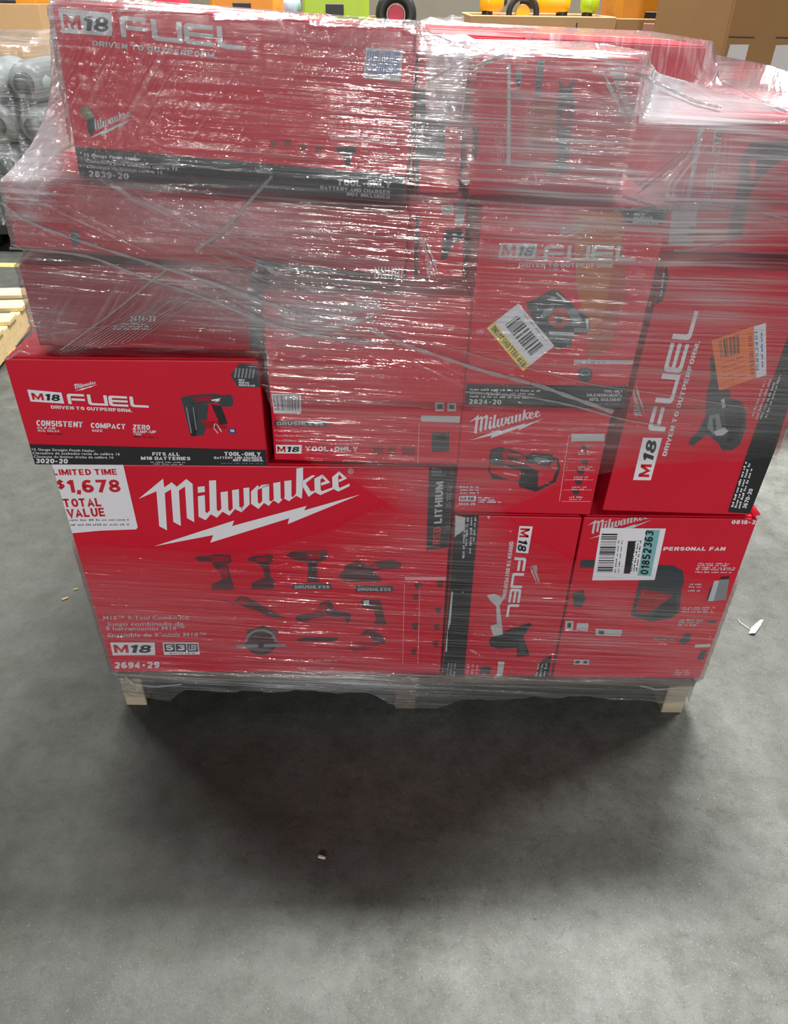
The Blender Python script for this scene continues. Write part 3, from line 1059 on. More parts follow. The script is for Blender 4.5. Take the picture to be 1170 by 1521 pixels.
c.poly([(666, 600), (673, 600), (673, 606), (666, 606)], DARK, 'contents_strip', 3)
c.poly([(640, 641), (666, 641), (666, 670), (640, 670)], DARK, layer=2)
c.poly([(645, 646), (661, 646), (661, 652), (645, 652)], BLACK, layer=3)
c.poly([(621, 628), (622, 628), (620, 688), (619, 688)], PINK, 'contents_strip', 2)

# ---- F: the big combo carton
c = F_
o_, ex, ey = _lo, np.array((_hi[0] - _lo[0], 0)), np.array((0, _hi[1] - _lo[1]))
for pl in LOGO:
    c.unit((o_, ex, ey), pl, [tuple(range(len(pl)))], WHITE, 'script_logo', 3)
c.arc((521.5, 699), 3.2, 4.2, 0, 360, LGREY, 'script_logo', 3, 12)
c.text('R', (520, 701), (523, 701), 4, LGREY, 'script_logo', bold=0)
c.poly([(70, 690), (184, 690), (204.6, 783), (202, 786), (150, 788), (101, 792)], WHITE, 'price_panel', 1)
c.text('LIMITED TIME', (81.5, 707), (175.4, 706), (79.4, 698.5), REDT, 'price_panel', bold=0.018)
c.text('$', (87, 726.5), (98.5, 726.5), (85, 714.5), REDT, 'price_panel', bold=0.018)
c.text('1,678', (103, 732.5), (181, 731.4), (99.5, 714), REDT, 'price_panel', bold=0.022)
c.text('TOTAL', (97, 753.8), (151.7, 752.3), (94, 741.5), REDT, 'price_panel', bold=0.02)
c.text('VALUE', (102, 769), (157, 766.8), (99, 756.5), REDT, 'price_panel', bold=0.02)
c.greek((104, 774), (192, 773), 3, GREY, 'price_panel')
c.greek((106, 781), (192, 780), 3, GREY, 'price_panel')
c.text('M18\u2122 9-Tool Combo Kit', (151.7, 919.4), (279.4, 918.5), 6, LGREY)
c.text('Juego combinado de', (157, 928.6), (270.8, 927.7), 6, LGREY)
c.text('9 herramientas M18\u2122', (155.6, 935.6), (272, 934), 6, LGREY)
c.text('Ensemble de 9 outils M18\u2122', (158.5, 945), (304, 944), 6, LGREY)
c.badge([(161.5, 953.2), (227.7, 953.2), (228.3, 971.7), (165.2, 972.3)], ((168, 968.5), (189.5, 968.5), (166, 956.5)), ((192, 968.5), (223, 968.5), (191, 956.8)))
c.poly([(239.4, 953.2), (292.3, 953.2), (294.8, 970.8), (241.5, 971.7)], WHITE, 'warranty_badge', 2)
for i, t in enumerate(('5', '3', 'LED')):
    x = 241.5 + i * 17
    c.poly([(x, 955), (x + 15.5, 955), (x + 17, 967), (x + 1, 967)], DARK, 'warranty_badge', 3)
    c.text(t, (x + 3, 964.5), (x + 14, 964.5), 8, WHITE, 'warranty_badge', 4, bold=0.02)
c.greek((250, 970), (288, 970), 1.6, DARK, 'warranty_badge')
c.text('2694-29', (167.7, 991.4), (234.5, 990.8), 9, bold=0.02)
c.poly([(638.5, 691), (690, 691), (671, 812), (634, 815)], BLACK, 'battery_panel', 1)
for i, t in enumerate(('NEW', 'NUEVO', 'NOUVEAU')):
    c.text(t, (642, 696 + i * 4.6), (642 + (10, 15, 21)[i], 696 + i * 4.6), 3.2, GREY, 'battery_panel')
c.text('LITHIUM', (657.2, 775), (660, 713), (646, 776), LGREY, 'battery_panel', bold=0.018)
c.text('RED', (654.5, 806), (656.4, 780), (643.5, 807), REDT, 'battery_panel', bold=0.018)
for i in range(3):
    c.greek((666 + i * 3.4, 752), (668 + i * 3.4, 716), (663.6 + i * 3.4, 752), GREY, 'battery_panel')
o, k = (270, 800), 5.85


def tool(c, o, k, polys):
    c.seq += 1
    for pts, m, ly in polys:
        if ly == 1:
            c.seq += 1
        c.crop(o, k, pts, m, layer=ly)


tool(c, o, k, [
    ([(100, 165), (145, 148), (240, 148), (255, 130), (420, 135), (430, 200), (390, 215), (430, 350), (455, 440), (250, 440), (250, 395), (345, 345), (330, 290), (270, 235), (250, 195), (145, 195)], MUTED, 1),
    ([(255, 150), (410, 150), (400, 195), (260, 190)], REDD, 2), ([(330, 240), (390, 240), (400, 330), (352, 335)], REDD, 2),
    ([(570, 165), (620, 145), (760, 130), (795, 150), (790, 190), (755, 215), (770, 330), (800, 350), (800, 432), (598, 432), (605, 375), (715, 330), (700, 250), (640, 200), (570, 185)], MUTED, 1),
    ([(640, 160), (740, 150), (735, 190), (650, 192)], REDD, 2),
    ([(340, 522), (450, 555), (455, 568), (350, 532)], MUTEDB, 2),
    ([(445, 545), (500, 490), (560, 500), (760, 610), (905, 690), (740, 670), (640, 620), (540, 590)], MUTED, 1),
    ([(470, 545), (520, 500), (570, 530), (560, 575)], REDD, 2),
])
c.seq += 1
c.disc((270 + 680 / k, 800 + 890 / k), 24, MUTEDB, layer=1, ry=20)
c.disc((270 + 680 / k, 800 + 895 / k), 20, MUTED, layer=2, ry=16)
c.arc((270 + 680 / k, 800 + 890 / k), 20, 24, 180, 360, GREY, layer=3, ky=0.8)
c.poly([(349, 956), (424, 955), (424, 959), (349, 961)], GREY, layer=3)
c.poly([(365, 935), (390, 928), (412, 935), (412, 940), (365, 940)], MUTED, layer=1)
c.disc((386, 957), 4.5, MUTEDB, layer=4)
o = (420, 800)
tool(c, o, k, [
    ([(20, 140), (80, 100), (200, 100), (380, 95), (395, 150), (340, 190), (300, 205), (300, 340), (340, 375), (205, 372), (215, 290), (215, 200), (130, 190)], MUTED, 1),
    ([(205, 115), (320, 112), (320, 165), (220, 170)], REDD, 2), ([(235, 210), (290, 210), (290, 290), (240, 290)], MUTEDB, 2),
    ([(490, 320), (545, 230), (640, 180), (720, 215), (860, 340), (850, 368), (560, 370), (500, 350)], MUTED, 1),
    ([(740, 235), (830, 185), (960, 175), (1040, 205), (1030, 250), (860, 262), (790, 275)], MUTED, 1), ([(760, 235), (820, 205), (830, 250), (800, 262)], REDD, 2),
    ([(100, 660), (180, 648), (270, 640), (330, 545), (400, 525), (440, 570), (440, 610), (590, 640), (590, 690), (555, 740), (540, 690), (390, 665), (250, 690), (190, 720), (110, 705)], MUTED, 1),
    ([(270, 640), (340, 560), (390, 570), (370, 650)], REDD, 2),
    ([(670, 560), (690, 515), (760, 520), (850, 525), (870, 600), (890, 700), (910, 740), (790, 740), (810, 690), (790, 610), (690, 590)], MUTED, 1),
    ([(700, 530), (750, 525), (750, 565), (705, 570)], LGREY, 2),
    ([(110, 870), (180, 850), (450, 852), (490, 862), (440, 888), (120, 886)], MUTEDB, 1),
    ([(670, 830), (720, 785), (800, 790), (880, 850), (900, 910), (800, 905), (740, 830)], MUTED, 1),
    ([(560, 940), (640, 885), (760, 890), (860, 905), (740, 960), (620, 985)], REDD, 1),
])
for q, a, b in ((((434, 866), (492, 866), (492, 874), (434, 874)), (437, 872.6), (489, 872.6)), (((528, 868), (584, 868), (584, 878), (528, 878)), (531, 876), (581, 876))):
    c.seq += 1
    c.poly(q, DARK, 'brushless_tag', 2)
    c.text('BRUSHLESS', a, b, 4.6, LGREY, 'brushless_tag', bold=0.02)
c.greek((420, 981), (500, 981), 3.4, PINK)
c.poly([(602, 855), (671, 855), (671, 860), (602, 860)], PINK, 'contents_strip', 2)
for x in (601, 624):
    c.poly([(x, 866), (x + 0.8, 866), (x - 2, 985), (x - 2.8, 985)], PINK, 'contents_strip', 2)
for x, y, r in ((622, 869, 6), (655, 866, 6), (618, 886, 5), (652, 905, 5), (617, 929, 6), (650, 930, 5), (615, 967, 5), (648, 955, 5)):
    c.seq += 1
    c.poly([(x - r, y - r * 0.6), (x + r, y - r), (x + r * 0.4, y + r), (x - r * 0.6, y + r * 0.5)], MUTED, layer=2)

# ---- G: inflator carton
c = G_
o, k = (660, 580), 4.5
c.logo((696.7, 653.5), (805.5, 651), (696.7, 609.5))
tool(c, o, k, [
    ([(292, 540), (300, 430), (312, 392), (368, 375), (432, 388), (540, 432), (600, 414), (720, 426), (762, 460), (775, 520), (742, 612), (610, 678), (500, 642), (490, 602), (322, 592)], BLACK, 1),
    ([(385, 402), (420, 396), (545, 445), (540, 500), (400, 490), (385, 470)], REDD, 2),
    ([(300, 492), (390, 500), (510, 535), (500, 598), (440, 598), (310, 548)], RED, 2),
    ([(520, 480), (700, 505), (745, 460), (752, 520), (720, 600), (625, 645), (625, 540)], RED, 2),
    ([(308, 430), (325, 400), (380, 392), (385, 470), (330, 490), (305, 478)], DARK, 2),
    ([(560, 450), (600, 425), (712, 438), (722, 462), (690, 488), (560, 480)], DARK, 3),
    ([(590, 452), (620, 442), (692, 456), (680, 478), (612, 472)], GREY, 4),
    ([(420, 440), (505, 455), (505, 475), (420, 462)], BLACK, 3),
    ([(395, 545), (485, 562), (485, 572), (395, 555)], PINK, 3),
])
for i in range(3):
    c.greek((683, 724 + i * 4.4), (711, 724 + i * 4.4), 3)
c.badge([(681.8, 736.5), (707, 736.7), (706, 744.3), (681, 744)], ((683, 742.8), (692, 742.8), (683.2, 738)), ((694, 742.8), (704, 742.8), (694.2, 738)))
for i in range(3):
    c.greek((710, 740 + i * 3.2), (732 + i * 6, 740 + i * 3.2), 2.6)
c.text('2848-20', (680.4, 750), (705.6, 750), 4)
c.poly([(847.8, 644), (898, 644), (897, 655), (847.8, 655)], LGREY, 'contents_strip', 2)
c.poly([(844, 646), (845, 646), (831, 744), (830, 744)], PINK, 'contents_strip', 2)
for y in (681, 698, 712, 727, 744):
    dx = (681 - y) * 0.13
    c.poly([(842 + dx, y), (885 + dx, y), (885 + dx, y + 0.8), (842 + dx, y + 0.8)], PINK, 'contents_strip', 2)
for i, (x, y) in enumerate(((868, 664), (868, 686), (862, 701), (859, 716), (855, 731))):
    c.seq += 1
    c.poly([(x - 6, y - 3), (x + 6, y - 2), (x + 4, y + 4), (x - 4, y + 3)], DARK, layer=2)
    c.greek((x - 10, y + 8), (x + 12, y + 8), 2.4, LGREY)
    c.greek((x - 10, y + 11), (x + 8, y + 11), 2.0, LGREY)

# ---- H: upright carton with torn band
c = H_
o, k = (640, 750), 5.068
c.poly([(660, 758), (712, 758), (686, 1012), (640, 1012)], BLACK, 'black_band', 1)
c.seq += 1
c.crop(o, k, [(185, 70), (262, 92), (240, 190), (205, 215), (190, 225), (178, 240)], LGREY, 'torn_edge', 2)
c.seq += 1
c.crop(o, k, [(150, 640), (160, 650), (140, 880), (118, 940), (110, 1100), (96, 1100), (120, 900)], LGREY, 'torn_edge', 2)
c.seq += 1
c.crop(o, k, [(420, 80), (445, 78), (435, 105)], LGREY, 'torn_edge', 2)
for i, (x, y1) in enumerate(((338, 270), (310, 370), (280, 320), (258, 400))):
    c.greek((640 + x / k - 2, 768), (640 + (x - 25) / k, 750 + y1 / k), (640 + x / k + 1.6, 768), LGREY)
for i in range(3):
    c.greek((663 + i * 5, 984), (660 + i * 5, 1003), (666.5 + i * 5, 984), GREY)
c.badge([(771.2, 780), (791, 780.6), (784, 820.4), (765.7, 819)], ((772.8, 783), (770.6, 796.5), (787, 783.5)), ((770, 800), (767.4, 817), (783.5, 801)))
c.fuel((764, 826), (750.5, 915), (781.7, 826.6))
c.text(TAGLINE, (756.4, 803), (744.6, 889), (762.4, 803))
c.logo((786, 837), (789, 866), (799.5, 836), LGREY)
tool(c, o, k, [
    ([(415, 672), (470, 660), (550, 695), (512, 748), (528, 890), (535, 970), (462, 982), (440, 905), (490, 890), (486, 755), (440, 712)], LGREY, 2),
    ([(425, 1022), (462, 972), (742, 880), (762, 900), (722, 932), (722, 962), (690, 978), (742, 1132), (640, 1142), (642, 1072), (500, 1082), (440, 1060)], BLACK, 1),
    ([(660, 1030), (700, 1030), (715, 1110), (660, 1115)], DARK, 2),
    ([(365, 1215), (445, 1215), (435, 1275), (355, 1270)], DARK, 1),
])
c.crop(o, k, [(485, 1298), (500, 1175), (547, 1178), (527, 1298)], LGREY, 'small_label', 2)
c.crop(o, k, [(778, 1300), (832, 1170), (910, 1128), (884, 1300)], BLACK, 'new_flash', 2)
for i in range(3):
    c.greek((640 + (795 + i * 30) / k, 750 + 1290 / k), (640 + (815 + i * 30) / k, 750 + 1190 / k), (640 + (795 + i * 30) / k - 3, 750 + 1290 / k), LGREY, 'new_flash')
for i in range(3):
    c.greek((692 + i * 7, 985 + i), (690 + i * 7, 1001), (696 + i * 7, 985 + i), PINK)
c.greek((696, 965), (712, 975), 4, PINK)

# ---- I: personal fan carton
c = I_
o, k = (820, 740), 3.545
c.logo((872, 799), (966, 792), (873.5, 766), LGREY)
c.text('0818-20', (1086.6, 774.6), (1129, 774.6), (1088, 769), bold=0.015)
c.text('PERSONAL FAN', (985, 815), (1076.7, 814.2), (986.4, 809.6), bold=0.018)
st = [(892, 782.3), (989.3, 782.3), (972.3, 858.5), (879.2, 860)]
c.poly(st, WHITE, 'shipping_sticker', 4)
g9 = lambda pts: [(870 + x / 9, 770 + y / 9) for x, y in pts]
c.barcode(g9([(212, 185), (425, 185), (355, 700), (150, 700)]), 'shipping_sticker', vertical=False, n=24, seed=9, margin=(0, 0, 1, 1), layer=5, panel=False)
c.poly(g9([(810, 130), (995, 130), (870, 745), (690, 740)]), TEAL, 'shipping_sticker', 5)
c.text('01852363', (962.5, 851), (971.5, 786), (950.5, 850), BLACK, 'shipping_sticker', 6, bold=0.02)
c.poly(g9([(565, 280), (668, 280), (590, 715), (505, 715)]), BLACK, 'shipping_sticker', 5)
for i in range(3):
    c.greek((938 + i * 4, 846), (945 + i * 4, 800), (935.6 + i * 4, 846), DARK, 'shipping_sticker', 6)
for i in range(2):
    c.greek((914 + i * 5, 848), (920 + i * 5, 800), (912 + i * 5, 848), DARK, 'shipping_sticker', 6)
tool(c, o, k, [
    ([(415, 605), (445, 480), (470, 380), (540, 342), (640, 345), (692, 372), (696, 432), (682, 470), (670, 592), (625, 622), (525, 640), (430, 615)], DARK, 1),
    ([(470, 470), (640, 500), (560, 560), (500, 600), (440, 590)], REDD, 2),
    ([(560, 560), (650, 490), (660, 590), (600, 615), (530, 620)], BLACK, 2),
    ([(105, 495), (165, 475), (175, 530), (150, 570), (110, 560)], DARK, 1),
    ([(812, 528), (830, 470), (860, 425), (880, 425), (850, 530)], BLACK, 1),
    ([(820, 528), (855, 422), (882, 420), (850, 528)], LGREY, 2),
    ([(850, 528), (885, 415), (935, 405), (915, 520)], GREY, 2),
    ([(885, 415), (890, 402), (935, 398), (932, 415)], BLACK, 2),
    ([(665, 745), (700, 700), (735, 700), (725, 740), (690, 760)], DARK, 1),
    ([(758, 830), (785, 790), (815, 785), (800, 830), (775, 840)], DARK, 1),
    ([(530, 725), (650, 728), (650, 738), (530, 736)], DARK, 1),
    ([(820, 632), (865, 630), (860, 645), (815, 646)], DARK, 1),
])
c.text('BRUSHLESS', (970, 947), (1002, 947.6), 2.2, LGREY, bold=0)
for y, x0, x1 in ((335, 770, 935), (345, 765, 925), (357, 762, 965), (366, 758, 960), (380, 754, 945), (445, 725, 790), (458, 720, 785), (478, 715, 780), (565, 690, 860), (575, 685, 840), (588, 682, 850), (632, 672, 800), (645, 666, 770), (658, 662, 770), (895, 650, 720), (905, 645, 725), (915, 640, 722)):
    c.greek((820 + x0 / k, 740 + y / k), (820 + x1 / k, 740 + y / k), 2.4, LGREY if y < 700 else PINK)
for q in ([(70, 640), (112, 640), (108, 690), (66, 688)], [(130, 650), (192, 650), (186, 692), (126, 688)], [(228, 678), (370, 684), (362, 718), (228, 714)], [(115, 842), (195, 842), (192, 868), (112, 868)], [(752, 756), (836, 752), (832, 768), (750, 772)]):
    c.seq += 1
    c.crop(o, k, q, LGREY, 'small_label', 2)
for q in ([(80, 650), (100, 650), (98, 675), (78, 675)], [(245, 688), (275, 690), (272, 708), (243, 706)], [(122, 848), (145, 848), (143, 862), (120, 862)], [(165, 848), (185, 848), (183, 862), (163, 862)]):
    c.seq += 1
    c.crop(o, k, q, DARK, 'label_symbol#%d' % c.seq, 3)
c.crop(o, k, [(150, 320), (225, 320), (222, 362), (146, 362)], DARK, layer=1)

# ---- J: grinder carton
c = J_
o, k = (870, 440), 3.9
c.badge([(954.6, 649.7), (982.8, 650.3), (966, 713), (939.7, 712.6)], ((963.2, 708.5), (968, 689.5), (947.2, 708)), ((968.7, 685), (976.6, 654), (953, 683.8)))
c.fuel((986.7, 640.5), (1037, 462), (961, 638.5))
c.text(TAGLINE, (989, 677), (1039, 507), (982.8, 676.5))
c.logo((958.5, 621), (955, 569), (938, 620), LGREY)
c.crop(o, k, [(820, 1250), (935, 895), (1170, 225), (1300, 225), (1300, 900), (1000, 1260)], BLACK, 'black_band', 1)
c.text('3670-20', (1107.5, 755), (1118, 726), (1101.5, 754), WHITE, bold=0.018)
for i, (a, b) in enumerate((((1088, 753), (1109, 686)), ((1093, 754), (1114, 688)), ((1098, 755), (1117, 696)))):
    c.greek(a, b, (a[0] - 3.2, a[1] - 1), WHITE)
for i, (a, b) in enumerate((((1118, 702 - 84), (1137, 643 - 78)), ((1124, 622), (1146, 560)), ((1130, 622), (1152, 566)), ((1138, 620), (1160, 556)))):
    c.greek(a, b, (a[0] - 3.4, a[1] - 1), LGREY)
tool(c, o, k, [
    ([(718, 350), (745, 348), (760, 480), (775, 545), (832, 540), (835, 590), (900, 610), (930, 680), (925, 760), (890, 860), (850, 890), (790, 895), (765, 850), (700, 800), (620, 865), (592, 858), (600, 830), (650, 780), (690, 700), (700, 560), (720, 480)], DARK, 1),
    ([(715, 690), (770, 680), (790, 780), (740, 800), (700, 760)], GREY, 2),
    ([(730, 710), (748, 700), (755, 780), (738, 780)], DARK, 3),
    ([(780, 600), (800, 590), (808, 640), (790, 650)], LGREY, 2),
    ([(740, 780), (800, 760), (825, 780), (790, 805), (750, 805)], LGREY, 3),
    ([(800, 640), (905, 640), (915, 720), (880, 820), (820, 850), (810, 760)], BLACK, 2),
    ([(725, 380), (742, 380), (750, 500), (735, 510)], BLACK, 2),
])
c.poly([(1056, 505.4), (1118.7, 483.6), (1122.6, 560.5), (1067.4, 579.7)], ORANGE, 'orange_sticker', 4)
c.poly([(1117.4, 485), (1136.7, 479), (1137.4, 556.7), (1122.6, 561)], WHITE, 'orange_sticker', 4)
c.barcode([(1067, 506), (1098, 495), (1099, 524), (1070, 532)], 'orange_sticker', n=11, seed=4, margin=(0, 0, 1, 1), layer=5, panel=False, ink=DARK)
c.barcode([(1110, 495), (1116, 493), (1120, 558), (1114, 560)], 'orange_sticker', n=18, seed=6, vertical=False, margin=(0, 0, 1, 1), layer=5, panel=False, ink=AMBERD)
for i in range(5):
    c.greek((1070 + i, 540 + i * 7), (1104 + i, 530 + i * 7), 2.4, AMBERD, 'orange_sticker', 5)
c.text('15852401', (1126.6, 551), (1124.6, 492), (1122, 551), BLUEL, 'orange_sticker', 5, bold=0.0)
c.greek((1133, 545), (1131.5, 490), (1129, 545), BLUEL, 'orange_sticker', 5)
c.poly([(958, 400), (990, 394), (993, 412), (984, 446), (960, 452)], BLACK, 'new_flash', 1)
for i in range(3):
    c.greek((970 + i * 6, 440), (975 + i * 6, 404), (966 + i * 6, 440), LGREY, 'new_flash')

# ---- K: saw carton
c = K_
o, k = (730, 420), 5.85
c.poly([(918.7, 305), (1000, 305), (978.5, 336.4), (927, 334.7)], BLACK, 'new_flash', 2)
for i, (t, x0, x1) in enumerate((('NEW', 938, 956), ('NUEVO', 937, 966), ('NOUVEAU', 936, 976))):
    c.text(t, (x0, 320 + i * 6.2), (x1, 320.4 + i * 6.2), 4.6, LGREY, 'new_flash', bold=0.018, shear=0.2)
c.logo((824, 357), (867, 353), (824.5, 336), LGREY)
c.badge([(740, 362), (794, 363.5), (790, 386), (735, 384.5)], ((740, 381), (760, 381.5), (743, 365.5)), ((764, 382), (787, 382.5), (767, 366.5)), ground=LGREY)
c.fuel((802.5, 388.7), (940, 389), (804.5, 365.5), LGREY)
c.text(TAGLINE, (766, 398), (907.4, 398.6), 6, LGREY)
c.poly([(846, 316), (918, 310), (926, 336), (905, 400), (893, 470), (868, 500), (852, 430)], AMBER, 'amber_splash', 1)
c.poly([(893, 470), (905, 400), (922, 350), (926, 440), (900, 520), (868, 540), (868, 500)], AMBERD, 'amber_splash', 1)
tool(c, o, k, [
    ([(270, 190), (380, 140), (500, 70), (560, 80), (640, 160), (700, 220), (820, 320), (830, 440), (690, 460), (660, 560), (540, 590), (440, 480), (330, 320)], DARK, 2),
    ([(540, 90), (620, 155), (610, 165), (530, 105)], LGREY, 3),
    ([(440, 240), (510, 215), (520, 260), (420, 320), (400, 300)], GREY, 3),
    ([(620, 250), (700, 230), (760, 330), (740, 380), (690, 370)], GREY, 3),
    ([(520, 230), (620, 225), (650, 330), (600, 400), (520, 400), (460, 340)], AMBERD, 3),
    ([(470, 430), (690, 440), (690, 470), (480, 460)], LGREY, 3),
    ([(690, 400), (825, 405), (825, 440), (690, 440)], GREY, 3),
    ([(790, 325), (818, 322), (815, 410), (800, 410)], LGREY, 4),
])
c.disc((730 + 560 / k, 420 + 330 / k), 6, DARK, layer=4)
c.poly([(766, 452.5), (819, 515), (773, 551.5), (719.5, 489)], WHITE, 'crooked_sticker', 5)
c.poly([(731, 480), (783, 543), (773, 552), (719.5, 489)], YELL, 'crooked_sticker', 6)
c.text('RTP YELLOW/JAUNE', (778.5, 540.5), (731, 484), (772.5, 546), DARK, 'crooked_sticker', 7, bold=0.02)
c.barcode([(765, 470), (805, 517), (786, 532), (746, 485)], 'crooked_sticker', n=16, seed=8, margin=(0, 0, 1, 1), layer=6, panel=False, ink=DARK)
c.greek((773, 468), (806, 508), (775, 466), GREY, 'crooked_sticker', 6)
c.poly([(848, 535.4), (935, 536.2), (935, 541.7), (848, 541)], LGREY, 'contents_strip', 2)
c.greek((850, 539.5), (895, 540), 2.4, GREY, 'contents_strip')
c.disc((864, 557), 11, DARK, layer=2)
c.arc((864, 557), 6, 7.5, 180, 360, GREY, layer=3)
c.poly([(660, 570), (760, 572), (1000, 575), (1000, 640), (660, 640)], BLACK, 'black_band', 1)
c.text('2824-20', (694.5, 599.6), (741.7, 600.4), 7, LGREY, bold=0.018)
for i in range(3):
    c.greek((696, 580 + i * 5), (798 - i * 8, 582 + i * 5), 3.2, LGREY)
c.text('TOOL-ONLY', (891.5, 583), (918.6, 583.4), 4.2, LGREY)
c.text('SOLO HERRAMIENTA', (866, 588.6), (917.7, 589), 4.2, LGREY)
c.text('OUTIL SEULEMENT', (870, 595), (916.5, 595.4), 4.2, LGREY)
c.greek((880, 600), (916, 600.5), 2, GREY)

# ---- L: hazy carton with downward logo
c = L_
o, k = (690, 70), 4.5
c.logo((877, 99), (908, 194), (916, 97), LGREY)
c.poly([(746.7, 95.6), (751.5, 95.6), (763, 247.8), (757, 247.8)], LGREY, 'contents_strip', 2)
c.barcode([(790, 92), (799, 92), (799, 145), (790, 145)], ground=GREY, ink=DARK, vertical=False, n=14, seed=12)
tool(c, o, k, [
    ([(430, 380), (600, 360), (610, 700), (430, 690)], AMBERD, 1),
    ([(600, 240), (622, 245), (645, 290), (680, 235), (708, 232), (690, 300), (715, 380), (712, 750), (705, 850), (560, 862), (640, 750), (610, 500), (605, 350)], DARK, 2),
    ([(640, 400), (690, 390), (695, 540), (650, 550)], REDD, 3),
    ([(315, 150), (350, 150), (355, 270), (318, 270)], GREY, 2), ([(318, 300), (356, 300), (358, 350), (320, 350)], GREY, 2),
    ([(322, 215), (348, 215), (350, 262), (324, 262)], DARK, 3),
    ([(35, 530), (90, 530), (90, 745), (35, 745)], DARK, 1),
])
for i in range(3):
    c.greek((736 + i * 4, 205), (742 + i * 4, 235), (739 + i * 4, 205), PINK)
    c.greek((778 + i * 5, 145), (782 + i * 5, 222), (781 + i * 5, 145), PINK)
c.greek((690 + 1040 / k, 70 + 830 / k), (690 + 1030 / k, 70 + 980 / k), (690 + 1060 / k, 70 + 830 / k), LGREY)

# ---- the two narrow cartons in the gap
c = M1
c.poly([(600, 135), (664, 118), (660, 238), (600, 236)], DARK, 'black_panel', 1)
c.poly([(600, 232), (624, 232), (620, 310), (600, 310)], BLACK, 'black_panel', 1)
c.poly([(621, 243), (676, 246), (676, 300), (624, 320)], REDL, 'bright_panel', 2)
c.poly([(666, 110), (704, 110), (704, 180), (664, 178)], REDL, 'bright_panel', 2)
c.poly([(626, 186), (629, 186), (628, 216), (625, 216)], LGREY, 'small_label', 3)
c.poly([(618, 85), (632, 85), (632, 128), (618, 130)], REDL, 'bright_panel', 2)
c = M2
c.logo((653, 414), (643, 346), (631, 414), LGREY)
c.barcode([(656, 304), (673, 304), (673, 318), (656, 318)], n=10, seed=15, ground=LGREY)
c.poly([(677, 297), (692, 297), (690, 318), (676, 318)], GREY, 'small_label', 2)
c.poly([(676, 318), (690, 318), (688, 334), (675, 334)], LGREY, 'small_label', 2)
c.poly([(660, 342), (684, 338), (690, 352), (672, 362), (664, 384), (654, 386)], BLACK, layer=2)
c.poly([(616, 320), (622, 320), (620, 426), (614, 426)], DARK, 'black_band', 1)
c.poly([(690, 340), (712, 340), (706, 440), (684, 440)], DARK, 'black_band', 1)

# ---- N: hazy carton on the grinder carton
c = N_
o, k = (930, 150), 4.875
c.poly([(1040.8, 174.6), (1048, 174.6), (1023, 304), (1016, 304)], LGREY, 'contents_strip', 2)
c.poly([(997.7, 306), (1036.7, 306), (1028.5, 366), (992, 364)], LGREY, 'small_label', 2)
c.crop(o, k, [(455, 900), (490, 900), (480, 990), (445, 985)], GREY, 'small_label', 3)
c.badge([(1061, 190), (1072, 190), (1068, 232), (1056, 230)], ((1067, 229), (1069, 214), (1058, 229)), ((1069, 212), (1072, 194), (1060, 212)), ground=LGREY)
c.fuel((1056, 304), (1064, 238), (1044, 304), LGREY)
for i in range(3):
    c.greek((1062 + i * 8, 300), (1072 + i * 8, 190), (1059 + i * 8, 300), PINK)
for i in range(3):
    c.greek((980 + i * 4, 320), (992 + i * 4, 200), (977 + i * 4, 320), PINK)
tool(c, o, k, [
    ([(720, 990), (800, 640), (830, 400), (900, 300), (1170, 280), (1180, 400), (1060, 470), (960, 560), (880, 700), (830, 985)], DARK, 2),
    ([(890, 430), (940, 420), (930, 560), (895, 575)], REDL, 3),
    ([(300, 640), (345, 620), (350, 710), (310, 720)], DARK, 2),
])

for c in CARTONS:
    c.finish()
bpy.context.view_layer.update()

# a curled corner flap of the fan carton shows beside the grinder carton
cf = bmesh.new()
for i in range(7):
    a = i / 6
    y0, x0 = -0.23 + 0.002, 0.146
    cf.verts.new((x0 + 0.012 * a, y0, 0.4166 + 0.014 * a - 0.008 * a * a))
    cf.verts.new((x0 + 0.012 * a, y0 + 0.11, 0.4166 + 0.014 * a - 0.008 * a * a))
cf.verts.ensure_lookup_table()
for i in range(6):
    cf.faces.new((cf.verts[2 * i], cf.verts[2 * i + 2], cf.verts[2 * i + 3], cf.verts[2 * i + 1]))
fo = bm_obj('corner_flap', cf, RED, I_.root, True)
sm = fo.modifiers.new('board', 'SOLIDIFY')
sm.thickness = 0.003

# ------------------------------------------------------------------ stretch film round the load


def hull2(P):
    P = sorted(set((round(float(x), 5), round(float(y), 5)) for x, y in P))

    def half(pts):
        h = []
        for p in pts:
            while len(h) > 1 and (h[-1][0] - h[-2][0]) * (p[1] - h[-2][1]) - (h[-1][1] - h[-2][1]) * (p[0] - h[-2][0]) <= 0:
                h.pop()
            h.append(p)
        return h
    a, b = half(P), half(P[::-1])
    return np.array(a[:-1] + b[:-1])


FC = np.array((0.03, 1.52))
X0, X1, Y0, Y1 = -0.62, 0.67, 1.05, 2.02
per = []
NF, NS, NB = 560, 90, 60
per += [(X0 + (X1 - X0) * i / NF, Y0) for i in range(NF)]
per += [(X1, Y0 + (Y1 - Y0) * (i / NS) ** 1.3) for i in range(NS)]
per += [(X1 - (X1 - X0) * i / NB, Y1) for i in range(NB)]
per += [(X0, Y1 - (Y1 - Y0) * (1 - (1 - i / NS) ** 1.3)) for i in range(NS)]
per = np.array(per)
DIR = per - FC
DIR /= np.linalg.norm(DIR, axis=1)[:, None]
SEG = np.linalg.norm(np.roll(per, -1, 0) - per, axis=1)
UARC = np.concatenate([[0], np.cumsum(SEG)[:-1]])
ZS = np.arange(-0.01, 1.30, 0.006)


